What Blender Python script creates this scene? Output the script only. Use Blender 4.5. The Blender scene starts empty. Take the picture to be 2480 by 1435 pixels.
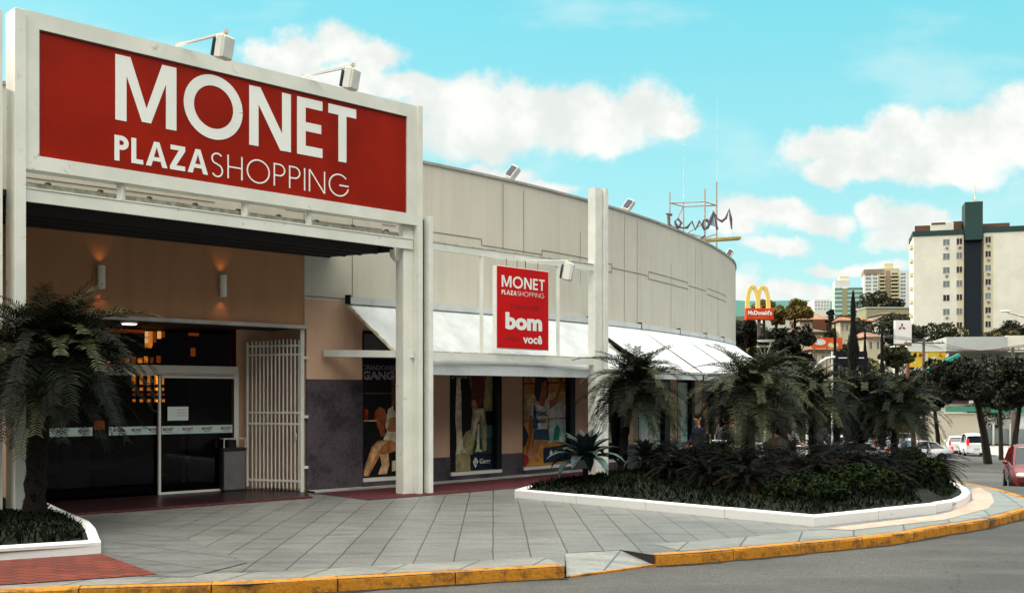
import bpy, bmesh, math, random
from mathutils import Vector, Matrix
random.seed(7)
scn = bpy.context.scene
COL = scn.collection
R = math.radians
# ------------------------------------------------------------------ camera
F, CX, HY, EYE = 2550.0, 1240.0, 958.0, 1.72
cam = bpy.data.cameras.new('camera'); camo = bpy.data.objects.new('camera', cam); COL.objects.link(camo)
camo.location = (0, 0, EYE); camo.rotation_euler = (R(90), 0, 0)
cam.sensor_width = 36; cam.sensor_fit = 'HORIZONTAL'; cam.lens = 36*F/2480.0
cam.shift_y = (HY-717.5)/2480.0
cam.clip_start = 0.1; cam.clip_end = 9000
scn.camera = camo
# ------------------------------------------------------------------ light
SUN_AZ, SUN_EL = R(-46), R(19)
sl = bpy.data.lights.new('sun', 'SUN'); sl.energy = 3.2; sl.angle = R(0.6); sl.color = (1.0, .86, .68)
so = bpy.data.objects.new('sun', sl); COL.objects.link(so)
sd = Vector((math.sin(SUN_AZ)*math.cos(SUN_EL), math.cos(SUN_AZ)*math.cos(SUN_EL), math.sin(SUN_EL)))
so.rotation_euler = sd.to_track_quat('Z', 'Y').to_euler(); so.location = (-20, 20, 30)
scn.view_settings.view_transform = 'Standard'; scn.view_settings.look = 'None'
scn.view_settings.exposure = 0.4; scn.view_settings.gamma = 1.0

class NT:
    """tiny node-expression helper"""
    def __init__(s, tree): s.t = tree; s.n = tree.nodes; s.l = tree.links
    def new(s, typ, **kw):
        n = s.n.new(typ)
        for k, v in kw.items(): setattr(n, k, v)
        return n
    def link(s, a, b): s.l.new(a, b)
    def put(s, sock, v):
        if isinstance(v, bpy.types.NodeSocket): s.l.new(v, sock)
        else: sock.default_value = v
    def m(s, op, a, b=0.0, c=None, clamp=False):
        n = s.new('ShaderNodeMath', operation=op); n.use_clamp = clamp
        s.put(n.inputs[0], a); s.put(n.inputs[1], b)
        if c is not None: s.put(n.inputs[2], c)
        return n.outputs[0]
    def mix(s, f, a, b, blend='MIX'):
        n = s.new('ShaderNodeMix', data_type='RGBA', blend_type=blend)
        s.put(n.inputs[0], f)
        for i, v in ((6, a), (7, b)):
            if not isinstance(v, bpy.types.NodeSocket) and len(v) == 3: v = (*v, 1)
            s.put(n.inputs[i], v)
        return n.outputs[2]
    def smooth(s, v, lo, hi):
        n = s.new('ShaderNodeMapRange', interpolation_type='SMOOTHSTEP')
        s.put(n.inputs[0], v); n.inputs[1].default_value = lo; n.inputs[2].default_value = hi
        return n.outputs[0]
    def noise(s, vec, scale, detail=3, rough=.55, col=False):
        n = s.new('ShaderNodeTexNoise')
        if vec is not None: s.put(n.inputs['Vector'], vec)
        n.inputs['Scale'].default_value = scale; n.inputs['Detail'].default_value = detail
        n.inputs['Roughness'].default_value = rough
        return n.outputs[1 if col else 0]
    def comb(s, x, y, z):
        n = s.new('ShaderNodeCombineXYZ'); s.put(n.inputs[0], x); s.put(n.inputs[1], y); s.put(n.inputs[2], z); return n.outputs[0]
    def sep(s, v):
        n = s.new('ShaderNodeSeparateXYZ'); s.put(n.inputs[0], v); return n.outputs

# ------------------------------------------------------------------ world: Nishita sky plus clouds by direction
W = bpy.data.worlds.new('World'); scn.world = W; W.use_nodes = True
nt = NT(W.node_tree); nt.n.clear()
out = nt.new('ShaderNodeOutputWorld'); bg = nt.new('ShaderNodeBackground'); nt.link(bg.outputs[0], out.inputs[0])
sky = nt.new('ShaderNodeTexSky', sky_type='NISHITA'); sky.sun_disc = False
sky.sun_elevation = SUN_EL; sky.sun_rotation = SUN_AZ
tc = nt.new('ShaderNodeTexCoord'); dx, dy, dz = nt.sep(tc.outputs['Generated'])
zpos = nt.m('MAXIMUM', dz, 0.0)
ramp = nt.new('ShaderNodeValToRGB'); nt.link(nt.m('POWER', zpos, .8), ramp.inputs[0])
e = ramp.color_ramp.elements
e[0].position = 0; e[0].color = (.70, .88, .84, 1); e[1].position = 1; e[1].color = (.10, .48, .66, 1)
for p, c in ((.10, (.60, .94, .93, 1)), (.22, (.43, .89, .92, 1)), (.42, (.22, .77, .88, 1)), (.6, (.15, .66, .82, 1))):
    k = e.new(p); k.color = c
skyc = nt.mix(0.12, ramp.outputs[0], nt.mix(1.0, sky.outputs[0], (.12, .12, .12), 'MULTIPLY'))
# gnomonic direction coordinates about +Y
yy = nt.m('MAXIMUM', dy, .02)
U = nt.m('DIVIDE', dx, yy); V = nt.m('DIVIDE', dz, yy)
warp = nt.noise(nt.comb(U, V, 0.0), 14, 4, .6, True)
wx, wy, wz = nt.sep(warp)
U2 = nt.m('ADD', U, nt.m('MULTIPLY', nt.m('SUBTRACT', wx, .5), .05))
V2 = nt.m('ADD', V, nt.m('MULTIPLY', nt.m('SUBTRACT', wy, .5), .045))
blobs = [(660,140,80,34),(740,125,75,42),(830,110,75,48),(900,135,70,42),(700,185,110,34),(860,190,120,40),(980,200,80,28),
 (1050,240,75,50),(1130,250,90,66),(1230,270,110,62),(1340,290,130,70),(1450,270,90,66),(1560,265,100,70),(1610,290,60,40),(1180,330,200,48),(1420,335,150,40),(1080,310,100,44),
 (1150,405,75,22),(1230,425,80,24),(1320,450,75,20),
 (1980,360,70,40),(2080,345,80,44),(2180,330,90,56),(2290,330,110,62),(2400,330,110,72),(2470,280,80,60),(2100,400,160,46),(2300,405,190,44),(1990,410,50,30),(2480,360,120,60),
 (1800,515,70,42),(1880,520,90,34),(1970,535,90,26),(1780,560,60,24),
 (2120,520,50,32),(2200,520,70,38),(2270,530,50,30),(2160,570,80,28),(1880,600,80,22),(2060,650,90,16),
 (1800,700,50,50),(1890,715,60,28),(1985,720,55,26),(2140,640,70,20),(2010,425,50,20)]
mask = None
for (bx, by, rx, ry) in blobs:
    a = nt.m('MULTIPLY_ADD', U2, F/rx, -(bx-CX)/rx); b = nt.m('MULTIPLY_ADD', V2, F/ry, -(HY-by)/ry)
    d = nt.m('SQRT', nt.m('MULTIPLY_ADD', a, a, nt.m('MULTIPLY', b, b)))
    v = nt.m('SUBTRACT', 1.35, d)
    mask = v if mask is None else nt.m('SMOOTH_MAX', mask, v, .25)
fine = nt.noise(nt.comb(U, V, 0.0), 30, 8, .68)
mm = nt.m('ADD', mask, nt.m('MULTIPLY', nt.m('SUBTRACT', fine, .5), 1.3))
cl1 = nt.smooth(mm, .0, .72)
front = nt.smooth(dy, .15, .3)
cl1 = nt.m('MULTIPLY', cl1, front)
soft = nt.noise(nt.comb(U, nt.m('MULTIPLY', V, 2.4), 3.0), 6.0, 5, .55)
wisp = nt.m('MULTIPLY', nt.m('MULTIPLY', nt.smooth(soft, .5, .75), .35), front)
# bright clouds added out of view, behind and above the viewer, to light the facade
gen = nt.noise(tc.outputs['Generated'], 2.2, 6, .6)
cl2 = nt.m('MULTIPLY', nt.smooth(gen, .38, .56), nt.m('SUBTRACT', 1.0, nt.m('MULTIPLY', front, 1.0)))
cshade = nt.noise(nt.comb(U, V, 5.0), 16, 4, .6)
ccol = nt.mix(nt.smooth(cshade, .36, .68), (.78, .83, .80), (.98, .98, .94))
c = nt.mix(wisp, skyc, (.84, .93, .92)); c = nt.mix(cl1, c, ccol)
c = nt.mix(1.0, c, (.80, .80, .80), 'MULTIPLY')
high = nt.smooth(dz, .40, .80)
back_f = nt.m('SUBTRACT', 1.0, front)
c = nt.mix(nt.m('MULTIPLY', back_f, nt.m('SUBTRACT', 1.0, high)), c, (.10, .10, .10))  # low sky behind the viewer darkened to deepen shade under the canopy
c = nt.mix(nt.m('MULTIPLY', cl2, high), c, (6.0, 5.6, 4.95))
c = nt.mix(nt.m('MULTIPLY', nt.m('MULTIPLY', front, nt.smooth(dz, .45, .7)), .7), c, (2.6, 2.55, 2.3))  # overhead sky out of view also brightened as added fill
nt.link(c, bg.inputs[0]); bg.inputs[1].default_value = 1.0
# ------------------------------------------------------------------ materials
M = {}
def mat(name, col, rough=.7, metal=0.0, var=0.0, vscale=6.0, bump=0.0, bscale=40.0, col2=None, spec=.22, fn=None, emit=None, es=1.0, stretch=None):
    m = bpy.data.materials.new(name); m.use_nodes = True; t = NT(m.node_tree)
    b = t.n['Principled BSDF']; b.inputs['Roughness'].default_value = rough; b.inputs['Metallic'].default_value = metal
    b.inputs['Specular IOR Level'].default_value = spec
    b.inputs['Base Color'].default_value = (*col, 1)
    tcn = t.new('ShaderNodeTexCoord'); vec = tcn.outputs['Object']
    if stretch:
        mp = t.new('ShaderNodeMapping'); mp.inputs['Scale'].default_value = stretch; t.link(vec, mp.inputs[0]); vec = mp.outputs[0]
    if var or col2:
        n = t.noise(vec, vscale, 5, .6); f = t.smooth(n, .3, .72)
        c2 = col2 if col2 else tuple(x*(1-var) for x in col)
        t.link(t.mix(f, c2, col), b.inputs['Base Color'])
    if fn: fn(t, b, vec)
    if bump:
        bn = t.new('ShaderNodeBump'); bn.inputs['Strength'].default_value = bump; bn.inputs['Distance'].default_value = .02
        t.link(t.noise(vec, bscale, 4, .6), bn.inputs['Height']); t.link(bn.outputs[0], b.inputs['Normal'])
    if emit:
        b.inputs['Emission Color'].default_value = (*emit, 1); b.inputs['Emission Strength'].default_value = es
    M[name] = m; return m
def walldirt(base, dark, amt=.5):
    def fn(t, b, vec):
        mp = t.new('ShaderNodeMapping'); mp.inputs['Scale'].default_value = (3.0, 3.0, .22); t.link(vec, mp.inputs[0])
        a = t.smooth(t.noise(mp.outputs[0], 1.6, 5, .65), .42, .78); c = t.smooth(t.noise(vec, .6, 4, .6), .35, .7)
        k = t.mix(t.m('MULTIPLY', a, amt), base, dark); k = t.mix(t.m('MULTIPLY', c, amt*.55), k, dark)
        g = t.noise(vec, 60, 3, .7); k = t.mix(t.m('MULTIPLY', t.smooth(g, .4, .7), .14), k, dark)
        t.link(k, b.inputs['Base Color'])
    return fn
mat('wall_upper', (.56,.53,.46), .85, bump=.15, bscale=90, fn=walldirt((.58,.55,.48), (.43,.405,.35), .5))
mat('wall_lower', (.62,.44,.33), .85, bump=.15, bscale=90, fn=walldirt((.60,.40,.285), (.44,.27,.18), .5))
mat('wall_entry_shaded', (.4,.25,.17), .85, bump=.15, bscale=90, fn=walldirt((.43,.235,.13), (.31,.16,.085), .5))  # wall paint darkened to stand in for shade under the canopy
mat('joint', (.15,.14,.125), .9)
def granite(t, b, vec):
    v = t.noise(vec, 70, 3, .8); s = t.noise(vec, 1.3, 5, .7)
    k = t.mix(t.smooth(v, .35, .65), (.030,.024,.032), (.14,.115,.13)); k = t.mix(t.m('MULTIPLY', t.smooth(s, .42, .66), .8), k, (.018,.014,.02))
    t.link(k, b.inputs['Base Color'])
mat('granite', (.08,.07,.08), .5, fn=granite)
mat('white_steel', (.78,.80,.74), .45, var=.14, vscale=3.0, bump=.05)
mat('old_steel', (.74,.75,.68), .55, col2=(.42,.36,.27), vscale=9.0)
def rusty(t, b, vec):
    n = t.noise(vec, 7, 6, .75); m_ = t.noise(vec, 1.2, 3, .6)
    f = t.m('MULTIPLY', t.smooth(n, .58, .70), t.smooth(m_, .45, .65))
    k = t.mix(t.smooth(m_, .3, .7), (.66,.68,.61), (.78,.79,.73)); t.link(t.mix(f, k, (.20,.12,.06)), b.inputs['Base Color'])
mat('frame_white', (.8,.8,.74), .45, fn=rusty)
mat('shade_steel', (.08,.08,.10), .6)
mat('sign_red', (.33,.013,.003), .35, var=.25, vscale=1.2)
mat('small_red', (.60,.004,.006), .4, var=.1, vscale=2)
mat('faint_red', (.30,.012,.012), .5)
mat('letter_white', (.84,.86,.82), .45)
mat('black', (.006,.006,.008), .6)
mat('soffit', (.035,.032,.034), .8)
mat('door_white', (.74,.72,.66), .4, var=.08)
mat('glass_dark', (.006,.006,.010), .06, spec=.6)
mat('strip', (.50,.68,.62), .5, var=.1)
mat('strip_ink', (.22,.04,.06), .6)
mat('paper', (.66,.74,.72), .6)
mat('maroon', (.026,.009,.011), .35, var=.4, vscale=3)
mat('bin_dark', (.02,.02,.024), .4)
mat('bin_steel', (.20,.19,.20), .35, metal=.3, var=.2)
def awn(t, b, vec):
    v = t.new('ShaderNodeTexWave'); v.inputs['Scale'].default_value = 1.4; v.inputs['Distortion'].default_value = 1.5; t.link(vec, v.inputs[0])
    n = t.noise(vec, 1.5, 5, .65)
    k = t.mix(t.smooth(n, .4, .75), (.58,.61,.62), (.44,.47,.48)); k = t.mix(t.m('MULTIPLY', v.outputs['Fac'], .08), k, (.5,.52,.5))
    t.link(k, b.inputs['Base Color'])
mat('awning', (.78,.8,.78), .7, fn=awn)
def brick(scale, rot, c1, c2, mortar, bw=.24, rh=.12, ms=.012, offset=.5, mott=.3):
    def fn(t, b, vec):
        mp = t.new('ShaderNodeMapping'); mp.inputs['Rotation'].default_value = (0, 0, rot); t.link(vec, mp.inputs[0])
        w = t.noise(vec, .9, 3, .6, True); wv = t.new('ShaderNodeVectorMath', operation='MULTIPLY_ADD')
        t.link(w, wv.inputs[0]); wv.inputs[1].default_value = (.018,.018,0); t.link(mp.outputs[0], wv.inputs[2])
        br = t.new('ShaderNodeTexBrick'); t.link(wv.outputs[0], br.inputs[0]); br.offset = offset
        br.inputs['Color1'].default_value = (*c1,1); br.inputs['Color2'].default_value = (*c2,1); br.inputs['Mortar'].default_value = (*mortar,1)
        br.inputs['Scale'].default_value = scale; br.inputs['Brick Width'].default_value = bw; br.inputs['Row Height'].default_value = rh
        br.inputs['Mortar Size'].default_value = ms; br.inputs['Mortar Smooth'].default_value = .3
        n = t.noise(vec, 1.1, 6, .7); n2 = t.noise(vec, 9, 5, .7)
        k = t.mix(t.m('MULTIPLY', t.smooth(n, .35, .7), mott), br.outputs[0], (.10,.10,.10), 'MULTIPLY')
        k = t.mix(t.m('MULTIPLY', t.smooth(n2, .42, .72), mott*.7), k, (.3,.3,.3), 'MULTIPLY')
        t.link(k, b.inputs['Base Color'])
    return fn
mat('brick_paving', (.3,.08,.05), .8, bump=.3, fn=brick(1, R(20), (.19,.040,.024), (.13,.030,.020), (.045,.02,.018), .26, .13, .012))
mat('brick_dark', (.2,.05,.05), .8, bump=.3, fn=brick(1, R(48), (.11,.022,.026), (.075,.016,.02), (.035,.014,.016), .24, .12, .012))
mat('peach_paving', (.5,.36,.28), .5, spec=.6, fn=brick(1, R(70), (.60,.40,.29), (.52,.36,.27), (.34,.24,.2), .3, .15, .014))
# plaza slabs: long courses running away from the kerb with dark joints, faint cross joints
def slabs(rot, row, base, jd=.05, cross=1.3, cf=.45):
    def fn(t, b, vec):
        mp = t.new('ShaderNodeMapping'); mp.inputs['Rotation'].default_value = (0, 0, rot); t.link(vec, mp.inputs[0])
        w = t.noise(vec, .8, 3, .6, True); wv = t.new('ShaderNodeVectorMath', operation='MULTIPLY_ADD')
        t.link(w, wv.inputs[0]); wv.inputs[1].default_value = (.03,.03,0); t.link(mp.outputs[0], wv.inputs[2])
        x, y, z = t.sep(wv.outputs[0])
        fx = t.m('FRACT', t.m('DIVIDE', x, row)); ix = t.m('FLOOR', t.m('DIVIDE', x, row))
        j1 = t.m('LESS_THAN', fx, .035)
        yo = t.m('ADD', y, t.m('MULTIPLY', t.m('SINE', t.m('MULTIPLY', ix, 7.3)), .22))
        fy = t.m('FRACT', t.m('DIVIDE', yo, cross)); iy = t.m('FLOOR', t.m('DIVIDE', yo, cross))
        j2 = t.m('MULTIPLY', t.m('LESS_THAN', fy, .02), cf)
        wn = t.new('ShaderNodeTexWhiteNoise', noise_dimensions='2D'); t.link(t.comb(ix, iy, 0.0), wn.inputs[0])
        k = t.mix(t.m('MULTIPLY', wn.outputs[0], .55), base, tuple(c*.6 for c in base))
        mp2 = t.new('ShaderNodeMapping'); mp2.inputs['Scale'].default_value = (1.0, 5.0, 1); t.link(vec, mp2.inputs[0])
        n = t.noise(mp2.outputs[0], 1.0, 7, .72)
        k = t.mix(t.m('MULTIPLY', t.smooth(n, .42, .66), .72), k, tuple(c*.38 for c in base))
        n3 = t.noise(vec, 14, 5, .75); k = t.mix(t.m('MULTIPLY', t.smooth(n3, .40, .68), .45), k, tuple(c*.4 for c in base))
        k = t.mix(t.m('MAXIMUM', j1, j2), k, (jd,jd,jd*.95)); t.link(k, b.inputs['Base Color'])
    return fn
mat('slab_plaza', (.33,.33,.31), .42, spec=.75, bump=.1, fn=slabs(R(-1), .41, (.18,.184,.172), .02))
mat('slab_left', (.30,.30,.29), .42, spec=.75, bump=.1, fn=slabs(R(-55), .62, (.17,.175,.168), cross=1.2, cf=.8))
mat('slab_border', (.38,.38,.35), .45, spec=.7, bump=.1, fn=slabs(R(18), .62, (.255,.255,.23), cross=30))
def asphalt(t, b, vec):
    n = t.noise(vec, 55, 5, .85); s = t.noise(vec, .22, 6, .65)
    k = t.mix(t.smooth(n, .36, .64), (.038,.037,.035), (.135,.131,.122)); k = t.mix(t.m('MULTIPLY', t.smooth(s, .38, .62), .65), k, (.036,.035,.033))
    mp = t.new('ShaderNodeMapping'); mp.inputs['Scale'].default_value = (.35, 2.2, 1); mp.inputs['Rotation'].default_value = (0,0,R(-12)); t.link(vec, mp.inputs[0])
    s2 = t.noise(mp.outputs[0], .8, 5, .7); k = t.mix(t.m('MULTIPLY', t.smooth(s2, .5, .7), .4), k, (.13,.125,.115))
    v = t.new('ShaderNodeTexVoronoi', feature='DISTANCE_TO_EDGE'); v.inputs['Scale'].default_value = .45
    w = t.noise(vec, 2.0, 4, .7, True); wv = t.new('ShaderNodeVectorMath', operation='MULTIPLY_ADD'); t.link(w, wv.inputs[0]); wv.inputs[1].default_value = (.7,.7,0); t.link(vec, wv.inputs[2]); t.link(wv.outputs[0], v.inputs['Vector'])
    cr = t.m('MULTIPLY', t.m('LESS_THAN', v.outputs['Distance'], .003), t.smooth(s, .45, .6)); k = t.mix(cr, k, (.03,.03,.03))
    t.link(k, b.inputs['Base Color'])
mat('asphalt', (.06,.06,.06), .75, spec=.25, bump=.5, bscale=160, fn=asphalt)
def yellow(t, b, vec):
    n = t.noise(vec, 5, 7, .75); n2 = t.noise(vec, 1.1, 4, .7); n3 = t.noise(vec, 30, 3, .7)
    k = t.mix(t.smooth(n3, .3, .7), (.40,.155,.012), (.52,.235,.022)); k = t.mix(t.smooth(n, .48, .64), k, (.20,.085,.02)); k = t.mix(t.m('MULTIPLY', t.smooth(n2, .57, .66), .85), k, (.06,.035,.028))
    t.link(k, b.inputs['Base Color'])
mat('kerb_yellow', (.75,.36,.03), .65, bump=.4, bscale=30, fn=yellow)
def wkerb(t, b, vec):
    n = t.noise(vec, 7, 6, .75); k = t.mix(t.smooth(n, .60, .74), (.68,.68,.67), (.34,.31,.28)); t.link(k, b.inputs['Base Color'])
mat('kerb_white', (.7,.7,.7), .7, bump=.3, fn=wkerb)
mat('gutter_dirt', (.03,.027,.022), .9, var=.6, vscale=5)
mat('kerb_side', (.030,.024,.026), .8)
mat('concrete', (.42,.41,.39), .8, var=.35, vscale=2)
mat('soil', (.010,.014,.008), .95, var=.5)
mat('grass', (.0045,.009,.003), .8, spec=.08, var=.6, vscale=2.5)
mat('grass_light', (.013,.023,.004), .8, spec=.1, var=.5, vscale=3)
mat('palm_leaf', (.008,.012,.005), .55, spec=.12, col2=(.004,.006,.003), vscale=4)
mat('palm_leaf_highlight', (.062,.070,.030), .5, spec=.12, var=.4, vscale=5)  # painted highlights, mostly on the upper fronds
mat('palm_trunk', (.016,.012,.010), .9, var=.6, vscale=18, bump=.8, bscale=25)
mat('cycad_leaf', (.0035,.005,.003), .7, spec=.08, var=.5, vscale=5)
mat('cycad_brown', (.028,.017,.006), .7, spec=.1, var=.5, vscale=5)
mat('agave_leaf', (.012,.016,.018), .5, col2=(.02,.04,.04), vscale=6, spec=.2)
mat('agave_pale', (.05,.10,.095), .45, var=.5, vscale=7)
mat('shrub_green', (.006,.012,.003), .8, var=.4, spec=.1); mat('shrub_tip', (.018,.034,.006), .8, var=.4, spec=.1)
mat('rock', (.22,.19,.15), .9, var=.5, vscale=5, bump=.8)
mat('bark', (.03,.024,.02), .9, var=.4)
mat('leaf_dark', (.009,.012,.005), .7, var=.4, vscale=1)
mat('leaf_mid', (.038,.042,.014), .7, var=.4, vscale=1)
mat('leaf_gold_lit', (.20,.165,.05), .7, var=.3, vscale=1)  # warm backlight put into the leaf colour
mat('cypress', (.008,.010,.008), .8, var=.4, vscale=2)
mat('hill', (.05,.14,.12), .95)
mat('ground', (.045,.045,.022), .95, var=.6, vscale=.06)
def C(name, r, g, b_, rough=.7, **k):
    if name not in M: mat(name, (r,g,b_), rough, **k)
    return M[name]

# ------------------------------------------------------------------ mesh helpers
def tag(o, label=None, cat=None, group=None, kind=None):
    if label: o['label'] = label
    if cat: o['category'] = cat
    if group: o['group'] = group
    if kind: o['kind'] = kind
    return o
ORG = {}
def thing(name, label, cat, loc=(0,0,0), group=None):
    o = bpy.data.objects.new(name, None); o.empty_display_size = .2; COL.objects.link(o); o.location = loc
    ORG[o] = Vector(loc); return tag(o, label, cat, group)
class MB:
    def __init__(s): s.v = []; s.f = []; s.m = []; s.mats = []; s.sm = []
    def mi(s, name):
        if name not in s.mats: s.mats.append(name)
        return s.mats.index(name)
    def face(s, pts, m, smooth=False):
        b = len(s.v); s.v += [Vector(p) for p in pts]; s.f.append(tuple(range(b, b+len(pts)))); s.m.append(s.mi(m)); s.sm.append(smooth)
    def mesh(s, vs, fs, m, smooth=False):
        b = len(s.v); s.v += [Vector(p) for p in vs]; i = s.mi(m)
        for f in fs: s.f.append(tuple(b+k for k in f)); s.m.append(i); s.sm.append(smooth)
    def box(s, c, sz, m, rz=0.0, ax=None):
        c = Vector(c); hx, hy, hz = [k/2 for k in sz]
        if ax: X, Y, Z = [Vector(a) for a in ax]
        else: X = Vector((math.cos(rz), math.sin(rz), 0)); Y = Vector((-math.sin(rz), math.cos(rz), 0)); Z = Vector((0,0,1))
        vs = [c+X*a*hx+Y*b*hy+Z*d*hz for a in (-1,1) for b in (-1,1) for d in (-1,1)]
        s.mesh(vs, [(0,1,3,2),(4,6,7,5),(0,4,5,1),(2,3,7,6),(0,2,6,4),(1,5,7,3)], m)
    def bar(s, a, b, w, h, m, up=(0,0,1)):
        a = Vector(a); b = Vector(b); d = b-a; L = d.length
        if L < 1e-6: return
        X = d/L; Y = Vector(up).cross(X)
        if Y.length < 1e-4: Y = Vector((1,0,0)).cross(X)
        Y.normalize(); Z = X.cross(Y); s.box((a+b)/2, (L, w, h), m, ax=(X, Y, Z))
    def tube(s, pts, rad, m, n=8, cap=True, smooth=True):
        pts = [Vector(p) for p in pts]; k = len(pts)
        if not hasattr(rad, '__len__'): rad = [rad]*k
        vs = []; fs = []; ref = None
        for i, p in enumerate(pts):
            d = (pts[min(i+1,k-1)]-pts[max(i-1,0)]).normalized()
            if ref is None: ref = Vector((0,0,1)) if abs(d.z) < .9 else Vector((1,0,0))
            A = (ref - d*ref.dot(d)).normalized(); B = d.cross(A); ref = A
            for j in range(n):
                a = 2*math.pi*j/n; vs.append(p+(A*math.cos(a)+B*math.sin(a))*rad[i])
        for i in range(k-1):
            for j in range(n): fs.append((i*n+j, i*n+(j+1)%n, (i+1)*n+(j+1)%n, (i+1)*n+j))
        s.mesh(vs, fs, m, smooth)
        if cap: s.face(vs[:n][::-1], m); s.face(vs[-n:], m)
    def prism(s, poly, z0, z1, m, mtop=None):
        n = len(poly); bot = [Vector((p[0],p[1],z0 if not callable(z0) else z0(*p[:2]))) for p in poly]; top = [Vector((p[0],p[1],z1 if not callable(z1) else z1(*p[:2]))) for p in poly]
        for i in range(n): s.face([bot[i], bot[(i+1)%n], top[(i+1)%n], top[i]], m)
        s.face(top, mtop or m); s.face(bot[::-1], m)
    def ball(s, c, r, m, seg=12, ring=8, jit=0, seed=0):
        rnd = random.Random(seed); c = Vector(c); r = r if hasattr(r, '__len__') else (r,r,r); vs = [c+Vector((0,0,r[2]))]; fs = []
        for i in range(1, ring):
            t = math.pi*i/ring
            for j in range(seg):
                a = 2*math.pi*j/seg; k = 1+rnd.uniform(-jit, jit)
                vs.append(c+Vector((r[0]*math.sin(t)*math.cos(a), r[1]*math.sin(t)*math.sin(a), r[2]*math.cos(t)))*1.0 if not jit else c+Vector((r[0]*math.sin(t)*math.cos(a)*k, r[1]*math.sin(t)*math.sin(a)*k, r[2]*math.cos(t)*k)))
        vs.append(c-Vector((0,0,r[2]))); L = len(vs)-1
        for j in range(seg): fs.append((0, 1+j, 1+(j+1)%seg)); fs.append((L, L-seg+(j+1)%seg, L-seg+j))
        for i in range(ring-2):
            for j in range(seg):
                a = 1+i*seg+j; b = 1+i*seg+(j+1)%seg; fs.append((a, a+seg, b+seg, b))
        s.mesh(vs, fs, m, True)
    def build(s, name, parent=None, origin=None, bevel=0.0):
        me = bpy.data.meshes.new(name); o = bpy.data.objects.new(name, me)
        if origin is not None: org = Vector(origin)
        elif parent is not None: org = ORG[parent]
        else: org = Vector((0,0,0))
        me.from_pydata([v-org for v in s.v], [], s.f); me.update()
        for k in s.mats: me.materials.append(M[k])
        me.polygons.foreach_set('material_index', s.m); me.polygons.foreach_set('use_smooth', s.sm)
        bm = bmesh.new(); bm.from_mesh(me); bmesh.ops.remove_doubles(bm, verts=bm.verts, dist=.0004) if len(s.v) < 60000 and bevel else None
        if bevel: bmesh.ops.recalc_face_normals(bm, faces=bm.faces)
        bm.to_mesh(me); bm.free()
        COL.objects.link(o); ORG[o] = org
        if parent is not None: o.parent = parent
        elif origin is not None: o.location = org
        if bevel:
            bv = o.modifiers.new('bevel', 'BEVEL'); bv.width = bevel; bv.segments = 2; bv.limit_method = 'ANGLE'
        return o
def copy_tree(o, parent=None):
    c = o.copy(); COL.objects.link(c); c.parent = parent
    for ch in list(o.children): copy_tree(ch, c)
    return c

# ------------------------------------------------------------------ terrain
def interp(t, x):
    if x <= t[0][0]: return t[0][1]
    for (a, fa), (b, fb) in zip(t, t[1:]):
        if x <= b:
            k = (x-a)/(b-a); return fa+(fb-fa)*k
    return t[-1][1]
TQ = [(25,0),(29,-.10),(33,-.35),(41,-1.1),(60,-1.9),(110,-3.0),(180,-3.6),(5000,-4)]
TY = [(105,0),(120,1),(150,5.5),(180,12.5),(221,14.5),(260,18),(350,32),(480,40),(900,62),(1500,95),(1900,135),(2300,150),(4000,120)]
def g(x, y): return interp(TQ, y+.6*max(x, -5)) + interp(TY, y)
def P(px, py, Y): return Vector(((px-CX)/F*Y, Y, EYE+(HY-py)/F*Y))
def G(px, py, h=0.0):
    a = (px-CX)/F; b = (HY-py)/F; Y = 3.0; last = Y
    while Y < 400:
        if EYE+b*Y <= g(a*Y, Y)+h: break
        last = Y; Y += .25
    lo, hi = last, Y
    for _ in range(30):
        mid = (lo+hi)/2
        if EYE+b*mid <= g(a*mid, mid)+h: hi = mid
        else: lo = mid
    return Vector((a*hi, hi, g(a*hi, hi)+h))
def sheet(name, poly, dz, m, step=2.0, kind='structure', hfn=None, parent=None, build=True):
    bm = bmesh.new(); vs = [bm.verts.new((p[0], p[1], 0)) for p in poly]; bm.faces.new(vs)
    xs = [p[0] for p in poly]; ys = [p[1] for p in poly]
    for ax, lo, hi in ((0, min(xs), max(xs)), (1, min(ys), max(ys))):
        k = math.floor(lo/step)*step
        while k < hi:
            if k > lo:
                co = (k,0,0) if ax == 0 else (0,k,0); no = (1,0,0) if ax == 0 else (0,1,0)
                bmesh.ops.bisect_plane(bm, geom=bm.verts[:]+bm.edges[:]+bm.faces[:], plane_co=co, plane_no=no)
            k += step
    for v in bm.verts: v.co.z = g(v.co.x, v.co.y)+dz+(hfn(v.co.x, v.co.y) if hfn else 0)
    bmesh.ops.recalc_face_normals(bm, faces=bm.faces)
    me = bpy.data.meshes.new(name)
    bm.to_mesh(me); bm.free(); me.materials.append(M[m])
    if len(me.polygons) and sum(p.normal.z for p in me.polygons) < 0: me.flip_normals()
    if hfn: me.polygons.foreach_set('use_smooth', [True]*len(me.polygons))
    o = bpy.data.objects.new(name, me); COL.objects.link(o); o['kind'] = kind; return o

# ground to the horizon
b = MB(); xs = [-1500,-700,-300,-150,-80,-40,-20,-10,0,10,20,30,40,60,80,110,150,200,260,350,500,800,1400,2600]
ys = [-200,-50,0,10,20,25,30,35,42,50,60,75,90,105,120,135,150,165,180,200,221,260,300,350,420,480,600,750,900,1200,1500,1700,1900,2100,2300,3000,4000]
vs = [(x, y, g(x, y)-.24+ (8*math.sin(x*.004+y*.003) if y > 1000 else 0)) for y in ys for x in xs]; nx = len(xs)
b.mesh(vs, [(j*nx+i, j*nx+i+1, (j+1)*nx+i+1, (j+1)*nx+i) for j in range(len(ys)-1) for i in range(nx-1)], 'ground', True)
b.build('ground')['kind'] = 'structure'
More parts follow.
